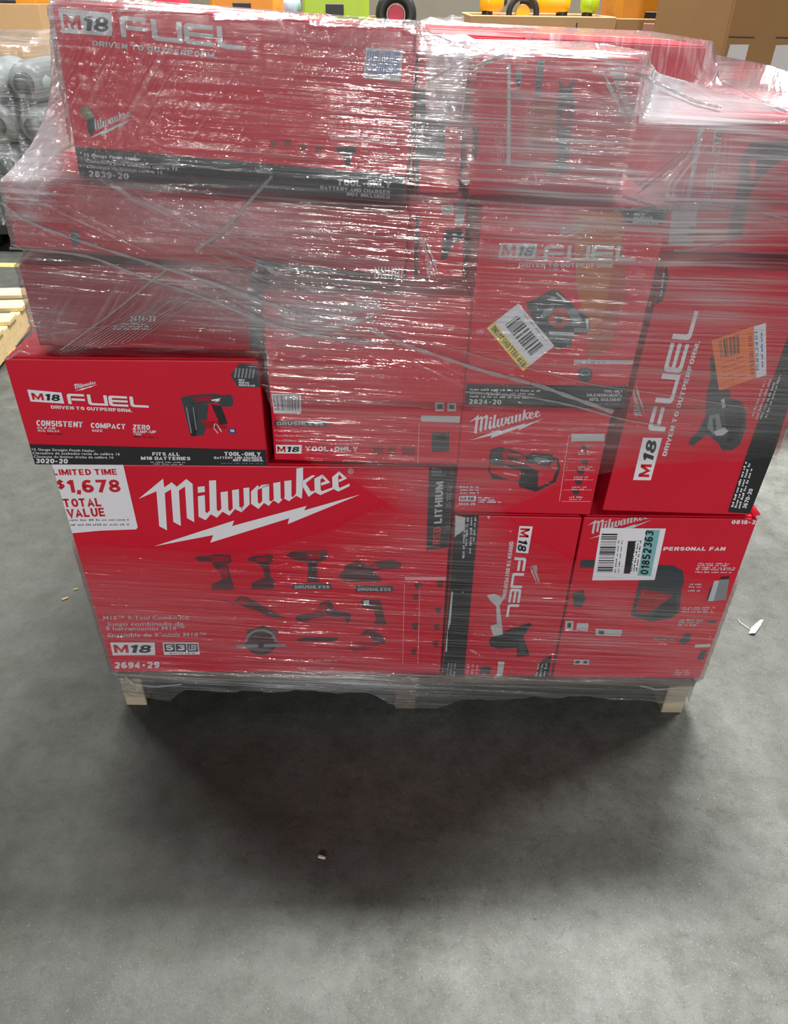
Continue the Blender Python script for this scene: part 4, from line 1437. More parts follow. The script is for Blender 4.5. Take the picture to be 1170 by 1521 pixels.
def solids():
    out = []
    for c in CARTONS:
        P = [c.mw @ Vector((a * c.w / 2, b * c.d / 2, z)) for a in (-1, 1) for b in (-1, 1) for z in (0, c.h)]
        out.append(np.array(P))
    out.append(np.array([(x, y, z) for x in (-0.575, 0.632) for y in (1.072, 2.07) for z in (-0.02, PZ)]))
    return out


EDG = [(0, 1), (2, 3), (4, 5), (6, 7), (0, 2), (1, 3), (4, 6), (5, 7), (0, 4), (1, 5), (2, 6), (3, 7)]
SOL = solids()
R0 = np.zeros((len(DIR), len(ZS)))
for j, z in enumerate(ZS):
    pts = [tuple(FC), tuple(FC + (0.05, 0)), tuple(FC + (0, 0.05)), tuple(FC - (0.05, 0)), tuple(FC - (0, 0.05))]
    for P in SOL:
        for a, b in EDG:
            za, zb = P[a, 2], P[b, 2]
            if (za - z) * (zb - z) <= 0 and abs(za - zb) > 1e-7:
                t = (z - za) / (zb - za)
                q = P[a] * (1 - t) + P[b] * t
                pts.append((q[0], q[1]))
    Hh = hull2(pts)
    nxt = np.roll(Hh, -1, 0)
    e = nxt - Hh
    n = np.stack([e[:, 1], -e[:, 0]], 1)
    n /= np.linalg.norm(n, axis=1)[:, None] + 1e-9
    hh = ((Hh - FC) * n).sum(1)
    den = DIR @ n.T
    with np.errstate(divide='ignore', invalid='ignore'):
        r = np.where(den > 1e-6, hh[None, :] / den, 1e9)
    R0[:, j] = r.min(1)
dz = np.abs(ZS[:, None] - ZS[None, :])
PEN = 0.085 * (1 - np.exp(-dz / 0.055)) + 0.22 * dz


def film_r(R):
    out = np.zeros_like(R)
    for j in range(len(ZS)):
        out[:, j] = (R - PEN[j][None, :]).max(1)
    return out


RF = film_r(R0)
# light smoothing both ways; never inside the cartons
for _ in range(3):
    S = RF.copy()
    S[:, 1:-1] = (RF[:, :-2] + RF[:, 1:-1] * 2 + RF[:, 2:]) / 4
    S = (np.roll(S, 1, 0) + 2 * S + np.roll(S, -1, 0)) / 4
    RF = np.maximum(S, R0)


def r_at(i_arr, z_arr, R):
    f = np.clip((z_arr - ZS[0]) / (ZS[1] - ZS[0]), 0, len(ZS) - 1.001)
    j = f.astype(int)
    t = f - j
    return R[i_arr, j] * (1 - t) + R[i_arr, j + 1] * t


def fbm(u, v, seed, oct=3):
    out = np.zeros_like(u)
    r = np.random.default_rng(seed)
    amp = 1.0
    for o in range(oct):
        for _ in range(3):
            a, b, p = r.normal(), r.normal(), r.uniform(0, 6.28)
            out += amp * np.sin((a * u + b * v) * (2 ** o) + p) / 3
        amp *= 0.5
    return out


def top_height(x, y):
    """height of the stack's top under (x, y)"""
    out = np.full(x.shape, 0.9)
    for c in CARTONS:
        inv_ = np.array(c.inv)
        # look straight down: solve for the height where the vertical line meets the carton's top plane
        o = np.array(c.mw @ Vector((0, 0, c.h)))
        nn = np.array(c.mw.to_3x3() @ Vector((0, 0, 1)))
        z = o[2] - ((x - o[0]) * nn[0] + (y - o[1]) * nn[1]) / nn[2]
        P = np.stack([x, y, z, np.ones_like(x)], 0)
        q = np.tensordot(inv_, P, 1)
        ins = (np.abs(q[0]) < c.w / 2 + 0.012) & (np.abs(q[1]) < c.d / 2 + 0.012)
        out = np.where(ins, np.maximum(out, z + 0.004), out)
    return out


# where the wrap is thick, pulled askew or crumpled: (x, y, rx, ry, amount) patches
P_LAY = [(38, 130, 30, 140, 5.5), (30, 225, 42, 40, 3.5), (75, 215, 20, 40, 2.0), (300, 330, 260, 50, 0.45), (470, 470, 110, 45, 0.8), (330, 440, 120, 40, 0.35), (820, 220, 140, 100, 0.95), (962, 284, 40, 16, 1.8), (1070, 165, 130, 22, 1.3),
         (1060, 260, 150, 110, 1.0), (740, 60, 120, 35, 1.0), (650, 180, 50, 120, 0.5), (1000, 120, 90, 50, 0.5), (1040, 345, 60, 40, 0.6), (760, 340, 90, 60, 0.4), (880, 420, 130, 90, 0.3), (1060, 440, 60, 40, 0.4),
         (160, 262, 70, 30, 0.3), (60, 505, 60, 40, 0.8), (640, 440, 70, 30, 0.35), (420, 1010, 400, 14, 0.7), (900, 940, 130, 60, 0.45), (560, 1020, 160, 20, 0.6), (330, 8, 300, 14, 0.4)]
P_UP = [(170, 110, 110, 110, 1.0), (180, 470, 120, 50, 0.9), (40, 180, 50, 110, 0.5), (1000, 240, 40, 50, 0.8), (500, 60, 90, 40, 0.6), (300, 180, 60, 90, 0.4)]
P_DN = [(180, 320, 150, 60, 0.9), (380, 420, 110, 60, 0.5), (640, 550, 90, 40, 0.6), (840, 590, 110, 25, 0.6), (1060, 120, 90, 40, 0.9)]
P_CR = [(130, 300, 120, 40, 0.9), (180, 150, 80, 60, 0.5), (260, 40, 120, 18, 0.5), (500, 50, 100, 25, 0.9), (350, 370, 90, 50, 0.9), (760, 310, 80, 25, 1.0), (60, 240, 50, 50, 0.9), (70, 515, 60, 30, 0.9), (960, 305, 50, 20, 1.0),
        (560, 1020, 220, 18, 0.8), (640, 1030, 60, 25, 1.0), (200, 1010, 60, 25, 0.9), (730, 70, 60, 30, 0.7), (190, 250, 60, 60, 0.7)]


def paint(V):
    d = V - np.array(CAM)
    zc = d @ np.array(FW)
    px = CX + FPX * (d @ np.array(RT)) / np.maximum(zc, 0.2)
    py = CY - FPX * (d @ np.array(UP)) / np.maximum(zc, 0.2)
    frontal = V[:, 1] < 1.5

    def f(P, base):
        o = np.full(len(V), float(base))
        for x, y, rx, ry, a in P:
            o += a * np.exp(-((px - x) / rx) ** 2 - ((py - y) / ry) ** 2)
        o[~frontal] = base
        return o
    return np.stack([f(P_LAY, 0.36), np.minimum(f(P_UP, 0.0), 1), np.minimum(f(P_CR, 0.05), 1), np.minimum(f(P_DN, 0.0), 1)], 1)


def build_film(name, zlo, zhi, nz, R, material, parent, seed, fold_top=False):
    n = len(DIR)
    I = np.arange(n)
    T = np.linspace(0, 1, nz)
    Z = zlo[:, None] + (zhi - zlo)[:, None] * T[None, :]
    II = np.repeat(I[:, None], nz, 1)
    r = r_at(II.ravel(), Z.ravel(), R).reshape(Z.shape)
    U = np.repeat(UARC[:, None], nz, 1)
    rip = np.abs(fbm(U * 7, Z * 150, seed)) * 0.0014 + np.abs(fbm(U * 22, Z * 50, seed + 1)) * 0.0006
    r = r + 0.0055 + rip
    rows = [(r, Z)]
    if fold_top:
        kks = np.concatenate([[0.992, 0.98], np.linspace(0.96, 0.3, 20)])
        zr = []
        for kk in kks:
            rr = r[:, -1] * kk
            zr.append(np.maximum(top_height(FC[0] + DIR[:, 0] * rr, FC[1] + DIR[:, 1] * rr), np.minimum(Z[:, -1], 1.13)))
        zr = np.stack(zr, 1)
        for _ in range(2):
            sm_ = zr.copy()
            sm_[:, 1:-1] = (zr[:, :-2] + 2 * zr[:, 1:-1] + zr[:, 2:]) / 4
            sm_ = (np.roll(sm_, 1, 0) + 2 * sm_ + np.roll(sm_, -1, 0)) / 4
            zr = np.maximum(zr, sm_)
        rows.append((r[:, -1:] * kks[None, :], zr + 0.004))
        r = np.concatenate([x[0] for x in rows], 1)
        Z = np.concatenate([x[1] for x in rows], 1)
    m = r.shape[1]
    X = FC[0] + DIR[:, 0][:, None] * r
    Y = FC[1] + DIR[:, 1][:, None] * r
    V = np.stack([X, Y, Z], 2).reshape(-1, 3)
    a = (np.arange(n)[:, None] * m + np.arange(m - 1)[None, :])
    b = (np.roll(np.arange(n), -1)[:, None] * m + np.arange(m - 1)[None, :])
    Q = np.stack([a, b, b + 1, a + 1], 2).reshape(-1, 4)
    me = bpy.data.meshes.new(name)
    me.vertices.add(len(V))
    me.vertices.foreach_set('co', V.astype(np.float32).ravel())
    me.loops.add(Q.size)
    me.loops.foreach_set('vertex_index', Q.astype(np.int32).ravel())
    me.polygons.add(len(Q))
    me.polygons.foreach_set('loop_start', np.arange(0, Q.size, 4, dtype=np.int32))
    me.polygons.foreach_set('use_smooth', np.ones(len(Q), dtype=bool))
    me.update(calc_edges=True)
    uvl = me.uv_layers.new(name='film')
    UU = np.repeat(UARC[:, None], m, 1).ravel()
    VV = Z.copy()
    if fold_top:
        ex = m - nz
        VV[:, nz:] = VV[:, nz - 1:nz] + np.linspace(0.005, 0.3, ex)[None, :]
    VV = VV.ravel()
    uu = UU[Q]
    # close the seam of the wrap
    uu[:, 1:3] = np.where(uu[:, 1:3] < uu[:, 0:1] - 0.5, uu[:, 1:3] + UARC[-1] + SEG[-1], uu[:, 1:3])
    vv = VV[Q]
    uvl.data.foreach_set('uv', np.stack([uu, vv], 2).astype(np.float32).ravel())
    att = me.color_attributes.new('layers', 'FLOAT_COLOR', 'POINT')
    lay = paint(V) * 1.0
    tt = np.ones((n, m))
    tt[:, :nz] = T[None, :] * (zhi - zlo)[:, None]
    if fold_top:
        fade = np.clip(tt / 0.07, 0, 1)
        fade[:, nz:] = 1
    else:
        fade = np.clip(((zhi - zlo)[:, None] - tt) / 0.12, 0, 1)
    lay[:, 0] *= (0.12 + 0.88 * fade ** 1.3).ravel()
    att.data.foreach_set('color', lay.astype(np.float32).ravel())
    me.materials.append(material)
    me.validate()
    o = bpy.data.objects.new(name, me)
    col.objects.link(o)
    o.parent = parent
    return o, V, Q


xs = per[:, 0]
isf = np.zeros(len(per), bool)
isf[:NF] = True
perim_pos = np.arange(len(per))
side_r = slice(NF, NF + NS)
side_l = slice(NF + NS + NB, len(per))
back = slice(NF + NS, NF + NS + NB)
hit = FC[0] + DIR[:, 0] * np.array([RF[i, 120] for i in range(len(per))])


def prof(front_pts, right, bk, left):
    """edge height round the load: control points across the front (x, z), then the sides and back"""
    p = np.array(front_pts)
    z = np.interp(xs, p[:, 0], p[:, 1])
    z[side_r] = np.interp(np.linspace(0, 1, NS), [0, 1], [p[-1, 1], right])
    z[back] = np.interp(np.linspace(0, 1, NB), [0, 1], [right, bk])
    z[side_l] = np.interp(np.linspace(0, 1, NS), [0, 0.7, 1], [bk, left, p[0, 1]])
    return z


wrap = empty('stretch_wrap', (0, 0, 0))
tag(wrap, 'clear plastic stretch film wound round the stacked red cartons and pallet', 'film')
jag = fbm(UARC * 25, UARC * 0, 3) * 0.003 + fbm(UARC * 120, UARC * 0, 4) * 0.0008
zlo_u = prof([(-0.62, 0.812), (-0.235, 0.812), (-0.205, 0.76), (-0.19, 0.66), (-0.1, 0.60), (0.05, 0.50), (0.2, 0.53), (0.33, 0.60), (0.45, 0.625), (0.67, 0.64)], 0.62, 0.6, 0.80) + jag
zhi_u = prof([(-0.62, 1.262), (-0.46, 1.262), (0.0, 1.243), (0.035, 1.235), (0.1, 1.216), (0.32, 1.211), (0.42, 1.19), (0.60, 1.155), (0.67, 1.15)], 1.212, 1.22, 1.25)
zlo_l = prof([(-0.62, 0.03), (-0.5, 0.018), (-0.46, 0.05), (-0.2, 0.058), (-0.04, 0.05), (0.01, 0.014), (0.06, 0.006), (0.10, 0.01), (0.15, 0.036), (0.4, 0.05), (0.55, 0.04), (0.67, 0.035)], 0.05, 0.05, 0.04) + jag * 1.5
zhi_l = prof([(-0.62, 0.44), (-0.45, 0.428), (-0.3, 0.425), (-0.2, 0.45), (-0.1, 0.49), (0.02, 0.56), (0.1, 0.605), (0.16, 0.58), (0.25, 0.47), (0.34, 0.42), (0.5, 0.40), (0.67, 0.37)], 0.42, 0.45, 0.44) + jag
fu, VU, QU = build_film('upper_film', zlo_u, zhi_u, 250, RF, FILM_U, wrap, 21, fold_top=True)
flw, VL, QL = build_film('lower_film', zlo_l, zhi_l, 150, RF, FILM_L, wrap, 31)

bv_u = BVHTree.FromPolygons([Vector(v) for v in VU], [tuple(int(i) for i in q) for q in QU])
bv_l = BVHTree.FromPolygons([Vector(v) for v in VL], [tuple(int(i) for i in q) for q in QL])


def film_pt(px, py, up=True, lift=0.002):
    d = ray(px, py)
    loc, nor, idx, dist = (bv_u if up else bv_l).ray_cast(CAM, d)
    if loc is None:
        loc, nor, idx, dist = (bv_l if up else bv_u).ray_cast(CAM, d)
    if loc is None:
        t = 1.06 / d.y
        loc = CAM + d * t
    return loc - d * lift


def strand(pts, w0, w1, name='gathered_strand', up=True, wob=1.0, steps=40, lift=0.002):
    """gathered rope of film laid over the sheet: a narrow pleated ribbon along pts"""
    P = np.array(pts, float)
    s = np.concatenate([[0], np.cumsum(np.linalg.norm(np.diff(P, axis=0), axis=1))])
    tt = np.linspace(0, s[-1], steps)
    # smooth curve
    xs_ = np.interp(tt, s, P[:, 0])
    ys_ = np.interp(tt, s, P[:, 1])
    for _ in range(3):
        xs_[1:-1] = (xs_[:-2] + 2 * xs_[1:-1] + xs_[2:]) / 4
        ys_[1:-1] = (ys_[:-2] + 2 * ys_[1:-1] + ys_[2:]) / 4
    K = 6
    V, F, UVs = [], [], []
    r = random.Random(int(P.sum()))
    C = [film_pt(x, y, up, lift) for x, y in zip(xs_, ys_)]
    for _ in range(2):
        C = [C[0]] + [(C[i - 1] + C[i] * 2 + C[i + 1]) / 4 for i in range(1, len(C) - 1)] + [C[-1]]
    for i in range(steps):
        a = i / (steps - 1)
        t = (C[min(i + 1, steps - 1)] - C[max(i - 1, 0)]).normalized()
        nrm = Vector((0, -1, 0.1))
        sd = t.cross(nrm).normalized()
        nrm = sd.cross(t).normalized()
        if nrm.y > 0:
            nrm = -nrm
        w = (w0 + (w1 - w0) * a) * 0.00068 * (1 + 0.25 * wob * math.sin(i * 1.7 + P[0, 0]) + r.uniform(-0.1, 0.1) * wob)
        for k_ in range(K):
            b = k_ / (K - 1)
            hgt = (0.35 + 0.5 * math.sin(b * 9 + i * 0.35)) * w * 0.35 * math.sin(math.pi * b) + 0.0008
            p = C[i] + sd * (b - 0.5) * w + nrm * hgt
            V.append(p)
            UVs.append((a * 0.1 * s[-1] / 100, b * 0.06))
    for i in range(steps - 1):
        for k_ in range(K - 1):
            F.append((i * K + k_, (i + 1) * K + k_, (i + 1) * K + k_ + 1, i * K + k_ + 1))
    o = mesh_obj(name, V, F, STRAND, wrap, smooth=True)
    uvl = o.data.uv_layers.new(name='film')
    for poly in o.data.polygons:
        for li, vi in zip(poly.loop_indices, poly.vertices):
            uvl.data[li].uv = UVs[vi]
    return o


strand([(2, 300), (25, 322), (60, 337), (130, 362), (230, 393), (330, 425), (400, 452), (490, 478)], 5, 8)
strand([(14, 368), (60, 372), (135, 379), (200, 408), (300, 440), (390, 478), (470, 500), (560, 512)], 5, 7)
strand([(404, 262), (370, 300), (330, 345), (290, 372)], 6, 7, wob=0.3)
strand([(250, 398), (210, 430), (160, 470), (90, 520)], 4, 3, wob=0.3)
strand([(545, 488), (600, 512), (660, 532), (720, 552), (800, 572), (910, 612)], 8, 9)
strand([(570, 492), (640, 510), (720, 531), (800, 551), (880, 572), (960, 582), (1060, 598), (1110, 606)], 2.2, 1.6, 'taut_thread', wob=0.2)
strand([(690, 582), (780, 588), (850, 602), (920, 622), (980, 632)], 5, 4)
strand([(953, 281), (985, 258), (1020, 228), (1050, 190)], 3, 2.5)
strand([(948, 276), (985, 248), (1035, 208)], 1.5, 1.2, 'taut_thread')
strand([(945, 288), (1000, 255), (1045, 204)], 1.5, 1.2, 'taut_thread')
strand([(698, 100), (740, 84), (800, 80), (870, 84), (936, 94)], 5, 4)
strand([(612, 50), (650, 60), (700, 66), (735, 62)], 5, 8)
strand([(640, 118), (680, 96), (730, 72), (760, 66)], 4, 9)
strand([(735, 62), (800, 76), (860, 86)], 8, 4)
strand([(652, 82), (700, 78), (745, 66)], 3, 7)
strand([(700, 110), (730, 88), (765, 72)], 3, 5)
strand([(944, 108), (985, 128), (1030, 150), (1070, 160)], 5, 6)
strand([(1046, 96), (1080, 126), (1120, 146), (1168, 166)], 4, 6)
strand([(910, 313), (950, 309), (996, 311)], 4, 5)
strand([(925, 292), (950, 300), (990, 312)], 6, 4)
strand([(1080, 360), (1020, 372), (1000, 372)], 4, 5)
strand([(985, 300), (1060, 300), (1120, 312), (1168, 326)], 3, 3)
strand([(45, 526), (30, 520), (18, 530), (8, 534)], 5, 4)
strand([(55, 498), (135, 487), (210, 478)], 1.5, 1.2, 'taut_thread', wob=0.2)
r_ = random.Random(5)
for i in range(16):                                       # fan of fine pulls towards the middle
    y = 360 + i * 9
    strand([(250 + r_.uniform(0, 60) + i * 4, y - 40 + r_.uniform(-6, 6)), (400 + r_.uniform(-20, 20), y + r_.uniform(-4, 4)), (560 + r_.uniform(-30, 40), y + 26 + r_.uniform(-6, 6))],
           1.2, r_.uniform(1.4, 3), 'taut_thread', wob=0.4, steps=26)
for i in range(14):                                       # diagonal pulls at the corner above the nailer carton
    x = 90 + i * 9
    strand([(x, 524 - i * 1.5), (x + 60, 488 - i * 2), (x + 120 + r_.uniform(-20, 30), 448 - i * 2)], 1.2, 1.0, 'taut_thread', wob=0.3, steps=18)
for i in range(10):                                       # short level pulls over the middle fan carton
    y = 512 + i * 8
    x = 395 + r_.uniform(0, 60)
    strand([(x, y), (x + 50, y + 4), (x + 60 + r_.uniform(20, 90), y + 6)], 1.4, 0.9, 'taut_thread', wob=0.2, steps=14)
# crumpled hem hanging at the middle of the pallet
strand([(950, 1018), (975, 1024), (1005, 1022)], 8, 6, 'crumpled_hem', up=False, wob=0.4, lift=0.006)
strand([(186, 1004), (196, 1016), (230, 1020), (270, 1016)], 8, 6, 'crumpled_hem', up=False, wob=0.4, lift=0.006)

# ------------------------------------------------------------------ litter on the floor
p = on_floor(1130, 935)
tg = empty('paper_tag', (p.x, p.y, 0.0))
tag(tg, 'small crumpled white paper tag with a thread lying on the concrete', 'paper tag')
q = [on_floor(x, y) for x, y in ((1111, 942), (1114, 936), (1128, 922), (1132, 924), (1130, 930), (1120, 944))]
mesh_obj('paper', [(v.x - p.x, v.y - p.y, 0.003 + 0.006 * (i % 2)) for i, v in enumerate(q)] + [(v.x - p.x, v.y - p.y, 0.0015 + 0.006 * (i % 2)) for i, v in enumerate(q)],
         [(0, 1, 2, 3, 4, 5), (11, 10, 9, 8, 7, 6)] + [(i, i + 6, (i + 1) % 6 + 6, (i + 1) % 6) for i in range(6)], mat('crumpled_white_paper', srgb(226, 218, 214), 0.7, 0.1, 90), tg)


def tube(name, pts, r, material, parent=None, n=5):
    V, F = [], []
    P = [Vector(a) for a in pts]
    for i, c_ in enumerate(P):
        t = (P[min(i + 1, len(P) - 1)] - P[max(i - 1, 0)]).normalized()
        a = t.orthogonal().normalized()
        b = t.cross(a)
        for j in range(n):
            V.append(c_ + (a * math.cos(6.283 * j / n) + b * math.sin(6.283 * j / n)) * r)
    for i in range(len(P) - 1):
        for j in range(n):
            F.append((i * n + j, i * n + (j + 1) % n, (i + 1) * n + (j + 1) % n, (i + 1) * n + j))
    F += [tuple(range(n))[::-1], tuple(range((len(P) - 1) * n, len(P) * n))]
    return mesh_obj(name, V, F, material, parent, smooth=True)


th = [on_floor(x, y) for x, y in ((1095, 921), (1098, 926), (1106, 931), (1113, 936))]
tube('thread', [(v.x - p.x, v.y - p.y, 0.004) for v in th], 0.0008, WHITE, tg)


def chip(px, py, L, w, ang, rgb, name, label, cat):
    v = on_floor(px, py)
    bm = bmesh.new()
    box_bm(bm, (0, 0, 0.0022), (L, w, 0.0036), 0.0012, 1)
    for vv in bm.verts:
        vv.co.y *= 1.0 - 0.5 * max(0, vv.co.x / L)
    o = bm_obj(name, bm, mat(cat + label[:8], rgb, 0.8, 0.1, 100))
    o.location = (v.x, v.y, 0)
    o.rotation_euler = (0, 0, math.radians(ang))
    tag(o, label, cat)


chip(478, 1274, 0.014, 0.006, -15, srgb(216, 212, 196), 'foam_crumb', 'tiny pale crumb lying on the shadowed concrete', 'crumb')
chip(97, 890, 0.016, 0.006, 35, srgb(186, 160, 112), 'wood_chip', 'wood splinter on the concrete near the big carton, larger one', 'splinter')
chip(113, 876, 0.012, 0.005, 20, srgb(186, 160, 112), 'wood_chip', 'smaller wood splinter on the concrete near the big carton', 'splinter')

# ------------------------------------------------------------------ background: pale pallet at the left
pp = empty('wooden_pallet', (-2.15, 2.86, 0), math.radians(6))
tag(pp, 'pale new wooden pallet lying on the floor beside the load', 'pallet')
for i in range(6):
    bm = bmesh.new()
    box_bm(bm, (0, -0.42 + i * 0.168, 0.129), (1.1, 0.1, 0.018), 0.002, 1)
    bm_obj('deck_board', bm, WOODP, pp)
for sx in (-0.52, 0, 0.52):
    bm = bmesh.new()
    box_bm(bm, (sx, 0, 0.069), (0.04, 1.0, 0.1), 0.002, 1)
    bm_obj('stringer', bm, WOODP, pp)
for sy in (-0.42, 0, 0.42):
    bm = bmesh.new()
    box_bm(bm, (0, sy, 0.0095), (1.1, 0.1, 0.018), 0.002, 1)
    bm_obj('bottom_board', bm, WOODP, pp)

# ------------------------------------------------------------------ background: wrapped grey canisters on a black pallet
bp_ = empty('plastic_pallet', (-2.45, 4.9, 0))
tag(bp_, 'black plastic pallet under the wrapped grey canisters', 'pallet')
BLK = mat('black_plastic', srgb(30, 32, 34), 0.5, 0.1)
bm = bmesh.new()
box_bm(bm, (0, 0, 0.125), (1.2, 1.0, 0.05), 0.006, 2)
bm_obj('deck', bm, BLK, bp_)
for sx in (-0.5, 0, 0.5):
    for sy in (-0.4, 0, 0.4):
        bm = bmesh.new()
        box_bm(bm, (sx, sy, 0.05), (0.16, 0.14, 0.1), 0.006, 1)
        bm_obj('foot', bm, BLK, bp_)
CAN = mat('grey_canister_plastic', srgb(132, 140, 142), 0.35, 0.08, 6)
CANC = mat('dark_canister_cap', srgb(70, 78, 80), 0.4, 0.1)


def canister():
    root = empty('grey_canister')
    prof_ = [(0.0, 0.0), (0.075, 0.0), (0.095, 0.02), (0.1, 0.06), (0.1, 0.36), (0.09, 0.40), (0.06, 0.42), (0.0, 0.425)]
    V, F = [], []
    n = 20
    for r, z in prof_:
        for i in range(n):
            V.append((r * math.cos(6.2832 * i / n), r * math.sin(6.2832 * i / n), z))
    for k in range(len(prof_) - 1):
        for i in range(n):
            F.append((k * n + i, k * n + (i + 1) % n, (k + 1) * n + (i + 1) % n, (k + 1) * n + i))
    mesh_obj('shell', V, F, CAN, root, smooth=True)
    V, F = [], []
    for r, z in ((0.05, 0.40), (0.05, 0.445), (0.04, 0.452), (0.0, 0.452)):
        for i in range(n):
            V.append((r * math.cos(6.2832 * i / n), r * math.sin(6.2832 * i / n), z))
    for k in range(3):
        for i in range(n):
            F.append((k * n + i, k * n + (i + 1) % n, (k + 1) * n + (i + 1) % n, (k + 1) * n + i))
    mesh_obj('cap', V, F, CANC, root, smooth=True)
    return root


proto = canister()
first = True
rows_ = ('lowest', 'second', 'third', 'top')
cols_ = ('nearest the wrap edge', 'second from the wrap edge', 'third from the wrap edge')
for lev in range(4):
    for k in range(3):
        o = proto if first else copy_tree(proto)
        first = False
        o.rotation_euler = (math.radians(90), 0, 0)
        o.location = (-1.96 - k * 0.206, 4.86, 0.2525 + lev * 0.203)
        tag(o, '%s row grey canister lying on its side, %s' % (rows_[lev], cols_[k]), 'canister', 'grey canisters under loose film')
# loose film over them
fs = bmesh.new()
gx, gz = 40, 40
gv = []
for j in range(gz + 1):
    for i in range(gx + 1):
        a, b = i / gx, j / gz
        x = -2.55 + 0.72 * a
        z = 0.16 + 0.93 * b
        y = 4.37 + 0.03 * mnoise.noise((a * 9, b * 7, 1.3)) + 0.02 * mnoise.noise((a * 30, b * 4, 5)) + (0.5 * max(0, b - 0.93) / 0.07 * 0.5)
        if a > 0.93:
            y += (a - 0.93) / 0.07 * 0.45
        gv.append(fs.verts.new((x, y, z)))
uvf = fs.loops.layers.uv.new('film')
for j in range(gz):
    for i in range(gx):
        f = fs.faces.new((gv[j * (gx + 1) + i], gv[j * (gx + 1) + i + 1], gv[(j + 1) * (gx + 1) + i + 1], gv[(j + 1) * (gx + 1) + i]))
        for l in f.loops:
            l[uvf].uv = (l.vert.co.x * 0.5, l.vert.co.z * 0.5)
tag(bm_obj('plastic_sheet', fs, FILM_B, None, True), 'crinkled clear plastic sheet over the grey canisters', 'film')

# ------------------------------------------------------------------ background: brown bulk cartons


def bulk_carton(x, y, w, d, h, rz, label, material=None, open_top=True, wall=0.012, z=0.0):
    root = empty('bulk_carton', (x, y, z), math.radians(rz))
    tag(root, label, 'carton', 'brown bulk cartons behind the load')
    m_ = material or CARD
    for nm, cx_, cy_, sx, sy in (('front_panel', 0, -d / 2 + wall / 2, w, wall), ('back_panel', 0, d / 2 - wall / 2, w, wall),
                                 ('side_panel', -w / 2 + wall / 2, 0, wall, d - 2 * wall), ('side_panel', w / 2 - wall / 2, 0, wall, d - 2 * wall)):
        bm = bmesh.new()
        box_bm(bm, (cx_, cy_, h / 2), (sx, sy, h), 0.003, 1)
        bm_obj(nm, bm, m_, root)
    bm = bmesh.new()
    box_bm(bm, (0, 0, h - 0.09 if open_top else h - 0.004), (w - 2 * wall, d - 2 * wall, 0.008))
    bm_obj('inner_tray' if open_top else 'lid', bm, m_, root)
    return root


bulk_carton(-2.62, 5.9, 0.66, 0.5, 1.185, 0, 'brown bulk carton behind the corner of the topmost carton')
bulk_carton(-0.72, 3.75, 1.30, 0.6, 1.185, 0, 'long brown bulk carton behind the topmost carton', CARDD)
b1 = bulk_carton(0.545, 3.66, 0.56, 0.5, 1.205, 0, 'brown bulk carton with ragged corner behind the rear carton')
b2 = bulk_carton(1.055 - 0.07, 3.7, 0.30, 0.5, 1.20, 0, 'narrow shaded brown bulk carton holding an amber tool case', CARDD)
b3 = bulk_carton(1.27 - 0.01, 3.62, 0.24, 0.4, 1.215, 0, 'smallest brown bulk carton beside the tall labelled carton')
bm = bmesh.new()
box_bm(bm, (-0.02, -0.257, 1.13), (0.05, 0.004, 0.11), 0.001, 1)
bm_obj('tape_patch', bm, TAPE, b2)
bm = bmesh.new()
box_bm(bm, (0.13, -0.2525, 1.12), (0.004, 0.004, 0.13))
bm_obj('cut_slot', bm, BLK, b1)
bm = bmesh.new()
box_bm(bm, (0.20, -0.2525, 1.14), (0.05, 0.004, 0.004))
bm_obj('cut_slot', bm, BLK, b1)
# tall labelled carton at the right
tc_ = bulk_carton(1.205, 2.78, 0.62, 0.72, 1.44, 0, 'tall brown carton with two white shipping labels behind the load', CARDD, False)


def flat_on_front(pts, y, name, material, parent, thick=0.0012):
    """thin sheet stuck to a face that stands at depth y"""
    Q = []
    for px_, py_ in pts:
        d = ray(px_, py_)
        Q.append(CAM + d * (y / d.y))
    inv_ = parent.matrix_world.inverted()
    a = [inv_ @ Vector((q.x, y - thick, q.z)) for q in Q]
    b = [inv_ @ Vector((q.x, y, q.z)) for q in Q]
    n_ = len(Q)
    return mesh_obj(name, a + b, [tuple(range(n_))[::-1], tuple(range(n_, 2 * n_))] + [(i, (i + 1) % n_, (i + 1) % n_ + n_, i + n_) for i in range(n_)], material, parent)


bpy.context.view_layer.update()
SHIP = mat('white_shipping_label', srgb(206, 208, 206), 0.6, 0.04)
for k_, q in enumerate(([(1084, 66), (1112, 66), (1095, 133), (1067, 126)], [(1152, 67), (1186, 66), (1170, 108), (1156, 150), (1128, 146), (1141, 106)])):
    lb = flat_on_front(q, 2.4195, 'shipping_label', SHIP, tc_)
    lb['label'] = 'white shipping label'
    x_, y_ = q[0]
    for j in range(7):
        xx = x_ + 4 - j * 1.9
        flat_on_front([(xx, y_ + 8 + j * 8), (xx + 17 - (j % 3) * 4, y_ + 8 + j * 8), (xx + 16 - (j % 3) * 4, y_ + 11 + j * 8), (xx - 1, y_ + 11 + j * 8)], 2.4178, 'label_print', GREY, lb, 0.0006)
flat_on_front([(1082, 54), (1120, 55), (1120, 57), (1082, 56)], 2.4195, 'hand_hole_slit', BLK, tc_)
flat_on_front([(1152, 55), (1200, 56), (1200, 58), (1152, 57)], 2.4195, 'hand_hole_slit', BLK, tc_)

